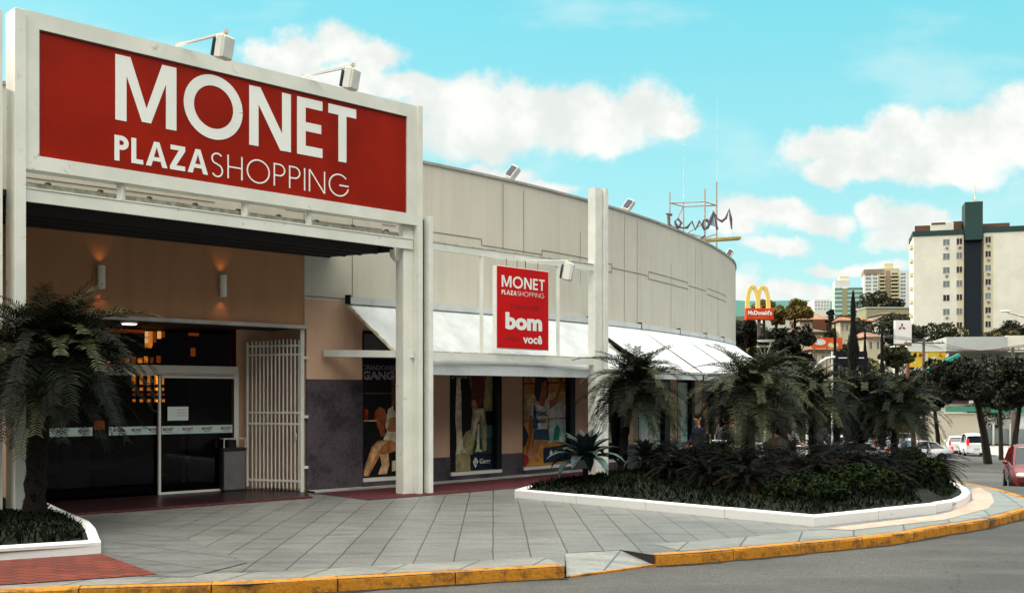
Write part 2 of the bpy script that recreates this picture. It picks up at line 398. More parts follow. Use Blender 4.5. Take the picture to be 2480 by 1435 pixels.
# far ridge, distance haze painted in as a blue-green colour
b = MB(); pts = []
for i in range(60):
    x = 200+i*40; pts.append((x, 2350, 0))
vs = []
for (x, y, z) in pts:
    vs.append((x, y-250, 60)); vs.append((x, y, EYE+2350*(958-725)/F+6*math.sin(x*.006)+3*math.sin(x*.021))); vs.append((x, y+300, 60))
b.mesh(vs, [(3*i+k, 3*i+3+k, 3*i+4+k, 3*i+1+k) for i in range(59) for k in (0,1)], 'hill', True)
b.build('hills')['kind'] = 'structure'
# road
sheet('road', [(-40,-12),(60,-12),(110,60),(110,104),(12,104),(6,40),(-40,22)], -.12, 'asphalt', 4.0)

# ------------------------------------------------------------------ plaza
KL = [(-16.0,5.9),(-9.0,7.75),(-4.0,9.39)] + [G(*p)[:2] for p in ((600,1413),(868,1398),(1368,1370))]
KR = [G(*p)[:2] for p in ((1587,1343),(1700,1336),(1835,1325),(2010,1309),(2181,1292),(2268,1276),(2387,1258),(2480,1235))] + [(8.25,16.5),(8.62,17.4),(9.0,19.4),(9.1,20.4),(9.4,22.2),(9.9,26),(10.6,31),(11.6,38),(12.9,48)]
back = [(-2,48),(-14,30),(-18,16)]
N1, N2 = (KL[-1][0]+.045, 11.55), (1.22, 11.78)
sheet('plaza_pavement', [tuple(p) for p in KL]+[N1,N2]+[tuple(p) for p in KR]+back, 0.0, 'slab_plaza', 1.6)
# driveway dip
b = MB(); k1 = KL[-1]; k2 = KR[0]; e1 = Vector((k1[0], k1[1])); e2 = Vector((k2[0], k2[1]))
b.face([(e1.x+.02,e1.y,-.105),(e2.x-.02,e2.y,-.105),(N2[0],N2[1],-.004),(N1[0],N1[1],-.004)], 'slab_border')
b.build('driveway_ramp')['kind'] = 'structure'
b = MB(); b.face([(e2.x-.012,e2.y-.0,-.15),(e2.x-.012,e2.y,-.002),(N2[0]-.012,N2[1],-.002),(N2[0]-.012,N2[1],-.02)], 'kerb_side')
b.face([(e1.x+.012,e1.y,-.15),(e1.x+.012,e1.y,-.002),(N1[0]-.0,N1[1],-.002),(N1[0]-.0,N1[1],-.02)], 'kerb_side')
b.build('driveway_edge')['kind'] = 'structure'
def offset_path(pts, d):
    res = []
    for i, p in enumerate(pts):
        a = Vector(pts[max(i-1,0)][:2]); c = Vector(pts[min(i+1,len(pts)-1)][:2]); t = (c-a).normalized(); n = Vector((-t.y, t.x)); res.append(Vector(p[:2])+n*d)
    return res
def densify(pts, step):
    res = []
    for a, c in zip(pts, pts[1:]):
        a = Vector(a[:2]); c = Vector(c[:2]); n = max(1, int((c-a).length/step))
        for i in range(n): res.append(a+(c-a)*i/n)
    res.append(Vector(pts[-1][:2])); return res
def catmull(pts, n=6):
    pts = [Vector(p[:2]) for p in pts]; res = []
    for i in range(len(pts)-1):
        p0 = pts[max(i-1,0)]; p1 = pts[i]; p2 = pts[i+1]; p3 = pts[min(i+2, len(pts)-1)]
        for k in range(n):
            t = k/n; res.append(.5*((2*p1)+(p2-p0)*t+(2*p0-5*p1+4*p2-p3)*t*t+(3*p1-p0-3*p2+p3)*t**3))
    res.append(pts[-1]); return res
def kerb(name, pts, width, ztop, zbot, m, length=1.0, gap=.012, side=1, jit=.006):
    """kerb stones laid end to end along a path, each with its own slight set"""
    b = MB(); pts = [Vector(p[:2]) for p in pts]; rnd = random.Random(3)
    # walk by arc length
    seg = []; s = 0; acc = [0]
    for a, c in zip(pts, pts[1:]): s += (c-a).length; acc.append(s)
    def at(t):
        t = max(0, min(s, t))
        for i in range(len(pts)-1):
            if t <= acc[i+1]+1e-9:
                k = (t-acc[i])/max(1e-9, acc[i+1]-acc[i]); return pts[i]+(pts[i+1]-pts[i])*k, (pts[i+1]-pts[i]).normalized()
        return pts[-1], (pts[-1]-pts[-2]).normalized()
    n = max(1, round(s/length)); L = s/n
    for i in range(n):
        a, ta = at(i*L+gap/2); c, tcn = at((i+1)*L-gap/2); mid, tm = at((i+.5)*L)
        dz = rnd.uniform(-jit, jit); rows = []
        for p, t in ((a, ta), (mid, tm), (c, tcn)):
            nn = Vector((-t.y, t.x))*side; gg = g(p.x, p.y)
            prof = [(0, zbot), (0, ztop-.02), (.02, ztop), (width-.02, ztop), (width, ztop-.02), (width, zbot)]
            rows.append([Vector((p.x+nn.x*o, p.y+nn.y*o, gg+z+(dz if z > zbot else 0))) for o, z in prof])
        for r0, r1 in zip(rows, rows[1:]):
            for k in range(5): b.face([r0[k], r1[k], r1[k+1], r0[k+1]], m)
        b.face(rows[0][::-1], m); b.face(rows[-1], m)
    o = b.build(name); o['kind'] = 'structure'; return o
KRs = catmull(KR, 4)
kerb('kerb', offset_path(KL, 0), .14, .006, -.2, 'kerb_yellow', 1.15)
kerb('kerb', KRs, .14, .006, -.2, 'kerb_yellow', 1.0)
b = MB(); b.bar((e1.x+.03,e1.y+.05,-.125),(e2.x-.03,e2.y+.05,-.125),.12,.05,'kerb_yellow'); b.build('driveway_lip')['kind'] = 'structure'
# gutter dirt beside the kerbs
def ribbon(name, path, w0, w1, dz, m, side=1):
    b = MB(); A = offset_path(path, w0*side); B = offset_path(path, w1*side)
    for i in range(len(path)-1):
        q = [A[i], A[i+1], B[i+1], B[i]]; b.face([(p.x, p.y, g(p.x, p.y)+dz) for p in q], m)
    o = b.build(name); o['kind'] = 'structure'; return o
rnd = random.Random(5)
ragged = densify(KRs[:30], .25); A = offset_path(ragged, .0)
b = MB(); B = [offset_path(ragged, -rnd.uniform(.03, .11))[i] for i in range(len(ragged))]
for i in range(len(ragged)-1): b.face([(p.x,p.y,g(p.x,p.y)-.116) for p in (A[i],A[i+1],B[i+1],B[i])], 'gutter_dirt')
ragged = densify(KL[1:], .25); A = offset_path(ragged, .0); B = [offset_path(ragged, -rnd.uniform(.03, .12))[i] for i in range(len(ragged))]
for i in range(len(ragged)-1): b.face([(p.x,p.y,g(p.x,p.y)-.116) for p in (A[i],A[i+1],B[i+1],B[i])], 'gutter_dirt')
b.build('gutter')['kind'] = 'structure'
# lighter slab border inside the kerb
bl = densify(KL, .6); ribbon('pavement_border', bl, .15, .62, .004, 'slab_border')
ribbon('pavement_border', densify(KRs, .5)[3:], .15, .75, .004, 'slab_border')
# differently laid slabs and red bricks at the left
sheet('left_pavement', [G(600,1362)[:2],(-3.05,9.98),(-4.0,10.05),(-4.65,11.55),(-7.0,15.6),(-6.2,15.9),(-5.2,14.6)], .008, 'slab_left', 1.5)
sheet('brick_paving', [G(382,1392)[:2], G(245,1342)[:2], (-9.5,8.72), (-9.5,8.05), G(0,1418)[:2]], .012, 'brick_paving', 1.5)

sheet('peach_paving', [G(*p)[:2] for p in ((2000,1280),(2268,1247),(2300,1240),(2356,1212),(2352,1185),(2372,1180),(2400,1195),(2408,1215),(2392,1232),(2290,1258),(2060,1284))], .008, 'peach_paving', .8)
# ------------------------------------------------------------------ the wall path
WP = catmull([(-13.5,9.85),(-10.5,12.58),(-7.47,15.35),(-5.33,17.3),(-3.69,18.8),(-1.77,20.55),(.08,22.5),(1.84,24.7),(3.39,27.0),(4.6,29.1),(5.78,31.4),(6.82,33.8),(7.60,36.0),(8.10,38.2),(8.42,40.6),(8.4,46),(7.4,54)], 6)
def wall_at(px, off=0.0):
    a = (px-CX)/F
    best = None
    for i in range(len(WP)-1):
        p, q = WP[i], WP[i+1]; f0 = p.x-a*p.y; f1 = q.x-a*q.y
        if f0*f1 <= 0 and f0 != f1:
            k = f0/(f0-f1); pt = p+(q-p)*k; t = (q-p).normalized(); n = Vector((t.y, -t.x))
            if best is None or pt.y < best[0].y: best = (pt, t, n, i+k)
    if best is None: best = (WP[0], (WP[1]-WP[0]).normalized(), Vector((1,-1)).normalized(), 0.0)
    pt, t, n, s = best
    r = pt+n*off; return r, t, n, s
def wpath(pa, pb, off=0.0):
    """points of the wall between two sight lines"""
    sa = wall_at(pa)[3] if isinstance(pa, (int,)) else pa; sb = wall_at(pb)[3] if isinstance(pb, (int,)) else pb
    ss = [sa]+[float(i) for i in range(int(math.floor(sa))+1, int(math.ceil(sb)))]+[sb]; res = []
    for s in ss:
        i = min(int(s), len(WP)-2); k = s-i; p = WP[i]+(WP[i+1]-WP[i])*k; a = WP[max(i-1,0)]; c = WP[min(i+2,len(WP)-1)]; t = (c-a).normalized() if k else (WP[min(i+1,len(WP)-1)]-WP[max(i-1,0)]).normalized()
        t = (WP[i+1]-WP[i]).normalized(); n = Vector((t.y,-t.x)); res.append(p+n*off)
    return res
def wz(px, py, off=0.0):
    p = wall_at(px, off)[0]; return EYE+(HY-py)/F*p.y
def wstrip(b, pa, pb, z0, z1, m, off=0.0, thick=0.0):
    pts = wpath(pa, pb, off)
    for p, q in zip(pts, pts[1:]): b.face([(p.x,p.y,z0),(q.x,q.y,z0),(q.x,q.y,z1),(p.x,p.y,z1)], m)
    if thick:
        ins = wpath(pa, pb, off-thick)
        for i in range(len(pts)-1):
            p, q, r, s_ = pts[i], pts[i+1], ins[i+1], ins[i]
            b.face([(p.x,p.y,z1),(q.x,q.y,z1),(r.x,r.y,z1),(s_.x,s_.y,z1)], m); b.face([(p.x,p.y,z0),(s_.x,s_.y,z0),(r.x,r.y,z0),(q.x,q.y,z0)], m)
        for p, r in ((pts[0], ins[0]), (pts[-1], ins[-1])): b.face([(p.x,p.y,z0),(r.x,r.y,z0),(r.x,r.y,z1),(p.x,p.y,z1)], m)
WT = 6.26; ZA = 3.45
END = float(len(WP)-1.001)
mall = thing('shopping_centre', 'long beige shopping centre with a curved windowless upper wall and a row of display windows', 'building', (-3, 24, 0))
b = MB()
DOORL, DOORR = 30, 740; LZ = 2.93
wins = [(878,1012),(1090,1212),(1266,1390),(1450,1510),(1545,1620),(1640,1680),(1700,1730),(1742,1758)]
wstrip(b, 0.0, 735, 4.46, WT, 'wall_upper', 0, .25); wstrip(b, 735, END, ZA, WT, 'wall_upper', 0, .25)
wstrip(b, 0.0, 735, LZ, 4.46, 'wall_entry_shaded', 0, .25)
wstrip(b, 735, 742, LZ, ZA, 'wall_lower'); 
z_gr = 2.02
wstrip(b, 742, 878, z_gr, ZA, 'wall_lower')
wstrip(b, 0.0, DOORL, 0, LZ, 'wall_lower')
edges = [wn for wn in wins]
for (a0, a1), (b0, b1) in zip(wins, wins[1:]):
    wstrip(b, a1, b0, .5, ZA, 'wall_lower', 0, .2)
for (a0, a1) in wins: wstrip(b, a0, a1, 2.94, ZA, 'wall_lower', 0, .2)
wstrip(b, 1758, END, -1.5, ZA, 'wall_lower')
# body behind the front wall, so the building has a roof and depth
inner = wpath(0.0, END, -.25)
poly = [(p.x, p.y) for p in inner]+[(-14,62),(-34,34)]
b.face([(x,y,6.0) for x, y in poly], 'concrete')
pe = WP[-2]
for (p, q) in (((pe.x,pe.y),(-14,62)),((-14,62),(-34,34)),((-34,34),(WP[0].x,WP[0].y))): b.face([(*p,-2),(*q,-2),(*q,WT),(*p,WT)], 'wall_upper')
# panel joints drawn as narrow dark grooves
def vj(px, y0, y1, w=.013):
    p, t, n, s = wall_at(px, .006); za, zb = wz(px, y1), wz(px, y0)
    b.face([(p.x-t.x*w/2,p.y-t.y*w/2,za),(p.x+t.x*w/2,p.y+t.y*w/2,za),(p.x+t.x*w/2,p.y+t.y*w/2,zb),(p.x-t.x*w/2,p.y-t.y*w/2,zb)], 'joint')
for a in ((736,500,790),(853,500,720),(1218,446,604),(1268,462,618),(1405,560,690),(1512,522,786),(1543,530,790),(1625,640,795),(1684,600,806),(1700,610,812),(1739,672,826)): vj(*a)
def hj(pts, w=.016):
    for (x0,y0), (x1,y1) in zip(pts, pts[1:]):
        if x0 == x1: vj(x0, min(y0,y1), max(y0,y1), .02); continue
        za = (wz(x0,y0)+wz(x1,y1))/2
        q = wpath(x0, x1, .007)
        for p, r in zip(q, q[1:]): b.face([(p.x,p.y,za-w/2),(r.x,r.y,za-w/2),(r.x,r.y,za+w/2),(p.x,p.y,za+w/2)], 'joint')
hj([(60,425),(520,494)]); hj([(690,508),(735,512)]); hj([(740,528),(925,560)]); hj([(925,543),(1012,556)])
hj([(1040,560),(1166,580)]); hj([(1166,580),(1166,594)]); hj([(1166,594),(1312,616)]); hj([(1312,605),(1312,622)]); hj([(1312,605),(1425,627)])
hj([(1462,635),(1481,640)]); hj([(1462,656),(1481,659)]); hj([(1481,640),(1481,659)]); hj([(1481,649),(1569,667)]); hj([(1570,658),(1666,684)]); hj([(1570,676),(1666,699)]); hj([(1570,658),(1570,676)])
hj([(1667,692),(1710,704)]); hj([(1712,697),(1758,717)]); hj([(1712,713),(1758,730)]); hj([(740,718),(835,722)])
b.build('wall', mall)
b = MB(); wstrip(b, 0.0, END, WT, WT+.05, 'concrete', .03, .34); b.build('coping', mall)
b = MB(); wstrip(b, 742, 878, 0, z_gr, 'granite', .012, .03)
tpts = wpath(742, 878, 0); b.build('granite_panel', mall)
b = MB()
for (a0, a1), (b0, b1) in zip(wins, wins[1:]): wstrip(b, a1, b0, -.9, .5, 'granite', .012, .2)
for (a0, a1) in wins: wstrip(b, a0, a1, -.9, .12, 'granite', .05, .2)
b.build('plinth', mall)
# ------------------------------------------------------------------ poster artwork
def quadf(p00, p10, p01, off, nrm):
    """returns f(u,v,k): a point on a flat print, k steps proud of its backing"""
    p00 = Vector(p00); U_ = Vector(p10)-p00; V_ = Vector(p01)-p00; n = Vector(nrm)
    return lambda u, v, k=0: p00+U_*u+V_*v+n*(off+.0009*k)
def textmesh(txt, bold=0.0):
    c = bpy.data.curves.new('t', 'FONT'); c.body = txt; c.size = 1.0; c.offset = bold; c.resolution_u = 3
    o = bpy.data.objects.new('t', c); COL.objects.link(o); dg = bpy.context.evaluated_depsgraph_get(); dg.update()
    me = bpy.data.meshes.new_from_object(o.evaluated_get(dg)); vs = [v.co.copy() for v in me.vertices]; fs = [tuple(p.vertices) for p in me.polygons]
    bpy.data.objects.remove(o); bpy.data.curves.remove(c); bpy.data.meshes.remove(me)
    x0 = min(v.x for v in vs); x1 = max(v.x for v in vs); y0 = min(v.y for v in vs); y1 = max(v.y for v in vs)
    return [((v.x-x0)/(x1-x0), (v.y-y0)/(y1-y0)) for v in vs], fs
def puttext(b, f, txt, u0, u1, v0, v1, m, k=5, bold=0.0):
    vs, fs = textmesh(txt, bold); b.mesh([f(u0+(u1-u0)*x, v0+(v1-v0)*y, k) for x, y in vs], fs, m)
for n_, c_ in dict(ink_black=(.008,.008,.010), ink_dkbrown=(.06,.025,.012), skin_tan=(.60,.25,.09), skin_light=(.82,.50,.26), skin_deep=(.46,.12,.035), cream=(.85,.78,.52), shirt=(.82,.86,.78), denim=(.02,.07,.17),
        shelf=(.16,.09,.04), orange=(.72,.30,.05), sand=(.80,.58,.28), khaki=(.46,.40,.20), teal=(.06,.22,.20), dkgreen=(.02,.07,.06), navy=(.008,.022,.045), redink=(.45,.03,.015), paleteal=(.55,.82,.78), hair_b=(.24,.12,.04), grey_txt=(.30,.27,.32), white_ink=(.8,.82,.8), leather=(.15,.03,.02), greenbag=(.01,.28,.15), yellowish=(.50,.36,.12)).items(): C(n_, *c_, rough=.5, var=.5, vscale=7.0)
def ellipse(cx, cy, rx, ry, n=16, a0=0): return [(cx+rx*math.cos(2*math.pi*i/n+a0), cy+ry*math.sin(2*math.pi*i/n+a0)) for i in range(n)]
ART = {
 0: ('ink_black', [('shelf',[(0,.71),(.40,.71),(.40,.718),(0,.718)]),('shelf',[(.36,.55),(.40,.55),(.40,.92),(.36,.92)]),('sand',[(0,.475),(.28,.475),(.28,.487),(0,.487)]),('redink',[(.05,.49),(.09,.49),(.09,.58),(.05,.58)]),('redink',[(.16,.49),(.22,.49),(.22,.56),(.16,.56)]),
   ('hair_b',[(.36,.62),(.40,.74),(.47,.80),(.60,.80),(.66,.72),(.66,.52),(.56,.50),(.42,.56)]),('skin_tan',[(.45,.64),(.46,.73),(.53,.76),(.60,.72),(.60,.64),(.53,.60)]),
   ('cream',[(.28,.44),(.32,.58),(.42,.62),(.56,.60),(.62,.50),(.60,.22),(.50,.22),(.34,.32)]),('skin_tan',[(.30,.40),(.34,.50),(.44,.52),(.52,.48),(.50,.38),(.40,.34)]),
   ('skin_deep',[(.17,.56),(.22,.60),(.28,.58),(.30,.52),(.27,.44),(.29,.36),(.24,.34),(.19,.44)]),('ink_black',ellipse(.46,.59,.08,.055)),
   ('cream',[(.26,.32),(.30,.38),(.50,.38),(.56,.28),(.40,.26)]),
   ('skin_tan',[(.13,.26),(.20,.31),(.36,.31),(.44,.27),(.42,.22),(.34,.20),(.24,.20),(.16,.10),(.09,.01),(.02,.01),(.06,.12)]),('skin_light',[(.15,.25),(.20,.29),(.30,.30),(.22,.24),(.14,.13),(.08,.02),(.03,.02),(.09,.14)]),
   ('skin_light',[(.22,.19),(.32,.20),(.33,.10),(.30,.02),(.20,.02),(.24,.10)]),('cream',[(.36,.04),(.52,.05),(.50,.14),(.36,.13)])]),
 1: ('ink_black', [('khaki',[(.80,.55),(1,.55),(1,1),(.80,1)]),('teal',[(.56,.20),(1,.20),(1,.42),(.56,.40)]),('dkgreen',[(.46,0),(1,0),(1,.30),(.46,.28)]),('khaki',[(.18,0),(.52,0),(.60,.40),(.40,.36),(.18,.18)]),
   ('cream',[(.20,.86),(.28,.86),(.30,.70),(.31,.40),(.34,.22),(.42,.17),(.33,.165),(.28,.20),(.29,.16),(.19,.16),(.20,.30),(.17,.50)]),
   ('hair_b',[(.46,.86),(.54,1),(.86,1),(.88,.90),(.80,.70),(.60,.66),(.50,.76)]),('leather',[(.53,.90),(.72,.92),(.82,.84),(.82,.68),(.74,.60),(.60,.56),(.52,.66)]),('skin_tan',[(.52,.64),(.60,.66),(.66,.60),(.60,.54),(.54,.56)]),
   ('khaki',[(.56,.58),(.82,.58),(.86,.40),(.86,.18),(.78,.17),(.72,.46),(.66,.44),(.58,.24),(.48,.10),(.42,.11),(.50,.34)]),('cream',[(.60,.56),(.80,.57),(.80,.44),(.74,.52),(.66,.44),(.58,.30),(.54,.32)]),('cream',[(.66,.42),(.70,.44),(.70,.20),(.78,.17),(.60,.17),(.64,.22)]),
   ('navy',[(.50,.005),(1,.005),(1,.15),(.50,.15)])]),
 2: ('orange', [('sand',[(0,.45),(1,.45),(1,.74),(0,.70)]),('shelf',[(0,.80),(1,.82),(1,.84),(0,.82)]),('yellowish',[(0,.42),(.2,.42),(.14,.68),(0,.74)]),('paleteal',[(.62,.22),(1,.22),(1,.62),(.66,.62)]),('white_ink',[(.62,.46),(1,.48),(1,.62),(.66,.62)]),('redink',[(0,.44),(1,.46),(1,.472),(0,.452)]),('ink_black',[(0,.18),(.12,.20),(.18,.30),(.10,.40),(0,.40)]),
   ('ink_black',[(.30,.72),(.32,.86),(.42,.93),(.54,.92),(.62,.82),(.60,.68),(.48,.62),(.36,.64)]),('skin_deep',[(.44,.74),(.46,.82),(.54,.85),(.58,.78),(.56,.68),(.52,.60),(.44,.58),(.40,.62)]),
   ('skin_deep',[(.60,.58),(.66,.56),(.80,.62),(.90,.78),(.95,.94),(.90,.96),(.84,.80),(.76,.68),(.64,.64)]),('shirt',[(.20,.48),(.26,.62),(.40,.60),(.52,.58),(.62,.62),(.64,.54),(.58,.50),(.58,.34),(.28,.34),(.28,.48)]),
   ('denim',[(.28,.26),(.30,.36),(.60,.36),(.64,.24),(.44,.25)]),('denim',[(.28,.36),(.28,.60),(.32,.61),(.38,.37)]),('skin_deep',[(.20,.50),(.26,.50),(.26,.32),(.20,.18),(.15,.10),(.13,.16),(.20,.32)]),('skin_tan',[(.28,.26),(.56,.25),(.60,.22),(.42,.20),(.38,.04),(.30,.06),(.22,.04),(.12,.06),(.18,.18),(.26,.14)]),
   ('redink',ellipse(.09,.06,.09,.06)),('greenbag',[(.72,.24),(.84,.24),(.86,.36),(.80,.40),(.74,.36)]),('navy',[(.50,.02),(1,.02),(1,.19),(.50,.17)])]),
 3: ('ink_black', [('orange',[(0,.4),(.6,.4),(.6,.8),(0,.8)]),('skin_tan',[(0,.38),(.2,.46),(.8,.80),(.9,.76),(.3,.40),(.1,.28)]),('skin_light',[(.05,.3),(.2,.3),(.7,.7),(.6,.74)]),('cream',[(0,.16),(.3,.42),(.7,.40),(.8,.18)]),('leather',[(.2,.72),(.7,.72),(.8,.9),(.3,.92)])]),
 4: ('paleteal', [('white_ink',[(.1,.12),(.9,.12),(.9,.3),(.1,.3)]),('teal',[(.1,.62),(.7,.62),(.7,.66),(.1,.66)]),('teal',[(.2,.5),(.6,.5),(.6,.53),(.2,.53)]),('white_ink',[(.05,.68),(.95,.68),(.95,.85),(.05,.85)]),('ink_black',[(0,.87),(1,.87),(1,1),(0,1)])]),
 5: ('paleteal', [('khaki',[(.1,.1),(.5,.1),(.5,.6),(.1,.6)]),('white_ink',[(.5,.4),(.9,.4),(.9,.8),(.5,.8)]),('ink_black',[(0,.86),(1,.86),(1,1),(0,1)])]),
 6: ('yellowish', [('ink_dkbrown',[(0,.6),(1,.6),(1,1),(0,1)]),('orange',[(.5,.1),(.9,.1),(.9,.6),(.5,.6)])]),
 7: ('ink_dkbrown', [('yellowish',[(.1,.2),(.6,.2),(.6,.6),(.1,.6)])]),
}
for i, (a0, a1) in enumerate(wins):
    fr = MB(); A_ = wall_at(a0)[0]; B_ = wall_at(a1)[0]; t = (B_-A_).normalized(); n = Vector((t.y,-t.x)); L = (B_-A_).length
    z0, z1 = .12, 2.94
    pr = .95 if i == 0 else (.90 if i < 3 else .82)            # share of the width that is print, the rest is dark jamb
    def at2(u, z, o): q = A_+t*(u*L)+n*o; return Vector((q.x, q.y, z))
    fr.bar(at2(0,z0+.03,-.06), at2(1,z0+.03,-.06), .22, .06, 'door_white'); fr.bar(at2(0,z1-.03,-.08), at2(1,z1-.03,-.08), .18, .06, 'black')
    fr.box(at2((1+pr)/2, (z0+z1)/2, -.06), (L*(1-pr), .2, z1-z0-.14), 'black', rz=math.atan2(t.y,t.x)); fr.box(at2(0.006,(z0+z1)/2,-.08), (.03,.18,z1-z0-.14), 'black', rz=math.atan2(t.y,t.x))
    fr.face([at2(0,z0,-.12),at2(1,z0,-.12),at2(1,z1,-.12),at2(0,z1,-.12)], 'black')
    w = fr.build('display_window', mall)
    zt = 2.40; f = quadf(at2(.01,z0+.07,0), at2(pr,z0+.07,0), at2(.01,zt,0), -.10, (n.x,n.y,0)); base, polys = ART[i]
    pb = MB(); pb.face([f(0,0),f(1,0),f(1,1),f(0,1)], base)
    for k, (m_, pl) in enumerate(polys): pb.face([f(max(0,min(1,u*(1.65 if i == 0 else 1))),v,k+1) for u, v in pl], m_)
    K = len(polys)+2
    if i == 0: puttext(pb, f, 'CRIADORES', .03, .66, .915, .955, 'grey_txt', K, .02); puttext(pb, f, 'GANG', .03, .64, .83, .905, 'grey_txt', K, .05); pb.face([f(u,v,K) for u, v in ((.86,.08),(.93,.14),(1,.11),(1,.03),(.93,.02))], 'white_ink')
    if i == 1: puttext(pb, f, 'GANG', .02, .42, .85, .93, 'grey_txt', K, .05); puttext(pb, f, 'Gang', .70, .95, .045, .105, 'white_ink', K, .02); pb.face([f(u,v,K) for u, v in ((.55,.075),(.61,.125),(.67,.08),(.61,.02))], 'white_ink'); puttext(pb, f, 'G', .585,.635,.05,.095,'navy',K+1,.03)
    if i == 2: puttext(pb, f, 'GANG', .02, .34, .87, .94, 'ink_dkbrown', K, .05); puttext(pb, f, 'YOUNG', .31, .56, .49, .54, 'ink_black', K, .04); puttext(pb, f, 'IMAGES', .34, .56, .42, .46, 'ink_black', K, .03); pb.face([f(u,v,K) for u, v in ((.62,.115),(.66,.15),(.70,.12),(.66,.08))], 'white_ink'); puttext(pb, f, 'Gang', .73, .93, .09, .135, 'white_ink', K, .02)
    if i == 4: puttext(pb, f, 'outlet', .15, .85, .72, .80, 'teal', K, .02) if False else None
    pb.build('poster', w)
    ub = MB(); ub.face([at2(.01,zt+.03,-.1),at2(pr,zt+.03,-.1),at2(pr,z1-.06,-.1),at2(.01,z1-.06,-.1)], 'bin_steel'); ub.build('fanlight', w)
# dark brick strip and step along the windows
pts_ = wpath(742, 1500, 0); po = wpath(742, 1500, 1.95)
b = MB()
for i in range(len(pts_)-1): b.face([(p.x,p.y,g(p.x,p.y)+.008) for p in (pts_[i], pts_[i+1], po[i+1], po[i])], 'brick_dark')
o = b.build('brick_strip'); o['kind'] = 'structure'
b = MB()
pa, pb_ = wpath(742, 1440, .0), wpath(742, 1440, .28)
for i in range(len(pa)-1): b.face([(p.x,p.y,g(p.x,p.y)+.035) for p in (pa[i], pa[i+1], pb_[i+1], pb_[i])], 'concrete'); b.face([(pb_[i].x,pb_[i].y,0),(pb_[i+1].x,pb_[i+1].y,0),(pb_[i+1].x,pb_[i+1].y,.035),(pb_[i].x,pb_[i].y,.035)], 'concrete')
b.build('foundation_step')['kind'] = 'structure'

# ------------------------------------------------------------------ entrance recess
D = Vector((.739,.674)); Nn = Vector((.674,-.739)); DP = Vector((-6.14,18.2))       # door plane point and direction
def dpl(px):                                                                    # point of the door plane on a sight line
    a = (px-CX)/F; t = (a*DP.y-DP.x)/(D.x-a*D.y); return DP+D*t
wl = wall_at(DOORL)[0]; wr = wall_at(DOORR)[0]; il = wl-Nn*((wl-DP).dot(Nn)); ir = wr-Nn*((wr-DP).dot(Nn))
b = MB()
b.face([(wr.x,wr.y,0),(ir.x,ir.y,0),(ir.x,ir.y,LZ),(wr.x,wr.y,LZ)], 'wall_lower'); b.face([(wl.x,wl.y,0),(il.x,il.y,0),(il.x,il.y,LZ),(wl.x,wl.y,LZ)], 'wall_lower')
fr_ = dpl(572); b.face([(fr_.x,fr_.y,0),(ir.x,ir.y,0),(ir.x,ir.y,LZ),(fr_.x,fr_.y,LZ)], 'wall_lower')
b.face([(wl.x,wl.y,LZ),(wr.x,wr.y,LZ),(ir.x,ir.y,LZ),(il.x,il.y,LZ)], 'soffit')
b.build('entrance_recess', mall)
b = MB(); q0, q1 = wall_at(DOORL, .05)[0], wall_at(DOORR, .05)[0]; b.bar((q0.x,q0.y,LZ+.01),(q1.x,q1.y,LZ+.01),.14,.06,'concrete'); b.build('lintel', mall)
b = MB(); po = DP+Nn*2.15
def pl(px, off):
    a = (px-CX)/F; q = DP+Nn*off; t = (a*q.y-q.x)/(D.x-a*D.y); return q+D*t
c1 = pl(60,0)-Nn*0-D*2; c2 = pl(745,-.05); c3 = pl(752,2.15); c4 = pl(60,2.15)-D*1
b.face([(p.x,p.y,.012) for p in (c1, ir, wr, c3, c4)], 'maroon'); b.build('entrance_floor')['kind'] = 'structure'
b = MB(); c5, c6 = pl(130,2.15), pl(752,2.15); b.bar((c5.x,c5.y,.008),(c6.x,c6.y,.008),.14,.03,'brick_dark'); b.build('threshold')['kind'] = 'structure'
# interior behind the doors
inter = MB(); i0, i1 = il-Nn*.02, ir-Nn*.02; j0, j1 = il-Nn*7, ir-Nn*7
inter.face([(i0.x,i0.y,.0),(i1.x,i1.y,0),(j1.x,j1.y,0),(j0.x,j0.y,0)], 'maroon'); inter.face([(i0.x,i0.y,3.0),(i1.x,i1.y,3),(j1.x,j1.y,3),(j0.x,j0.y,3)], 'soffit')
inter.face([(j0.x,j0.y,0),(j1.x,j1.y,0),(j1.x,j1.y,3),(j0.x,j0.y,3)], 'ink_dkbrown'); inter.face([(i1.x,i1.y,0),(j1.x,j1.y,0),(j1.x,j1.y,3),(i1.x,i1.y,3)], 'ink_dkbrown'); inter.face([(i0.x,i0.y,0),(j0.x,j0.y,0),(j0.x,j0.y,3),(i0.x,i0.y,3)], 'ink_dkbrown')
inter.build('interior', mall)
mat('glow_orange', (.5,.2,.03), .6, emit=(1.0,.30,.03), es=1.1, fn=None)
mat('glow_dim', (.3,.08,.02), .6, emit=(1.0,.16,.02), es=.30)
mat('interior_reflection_grey', (.16,.145,.16), .7, var=.4, vscale=1.5)
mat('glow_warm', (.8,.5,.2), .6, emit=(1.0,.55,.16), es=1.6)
ld = thing('lit_shop_shelves', 'glowing orange shop shelves seen through the entrance glass', 'shelves', (-7.5,20.2,0))
rnd = random.Random(11)
def ip(px, py, d):
    a = (px-CX)/F; q = DP-Nn*d; t = (a*q.y-q.x)/(D.x-a*D.y); p = q+D*t; return Vector((p.x, p.y, EYE+(HY-py)/F*p.y))
def ibox(x0, y0, x1, y1, d, m, th=.05):
    b = MB()
    A_ = ip(x0, y1, d); B_ = ip(x1, y1, d); top = ip((x0+x1)/2, y0, d).z; mid = (A_+B_)/2; b.box((mid.x,mid.y,(top+A_.z)/2), ((B_-A_).length, th, max(.02, top-A_.z)), m, rz=math.atan2(D.y, D.x)); b.build('lit_panel' if 'glow' in m else 'divider_reflection_panel', ld)
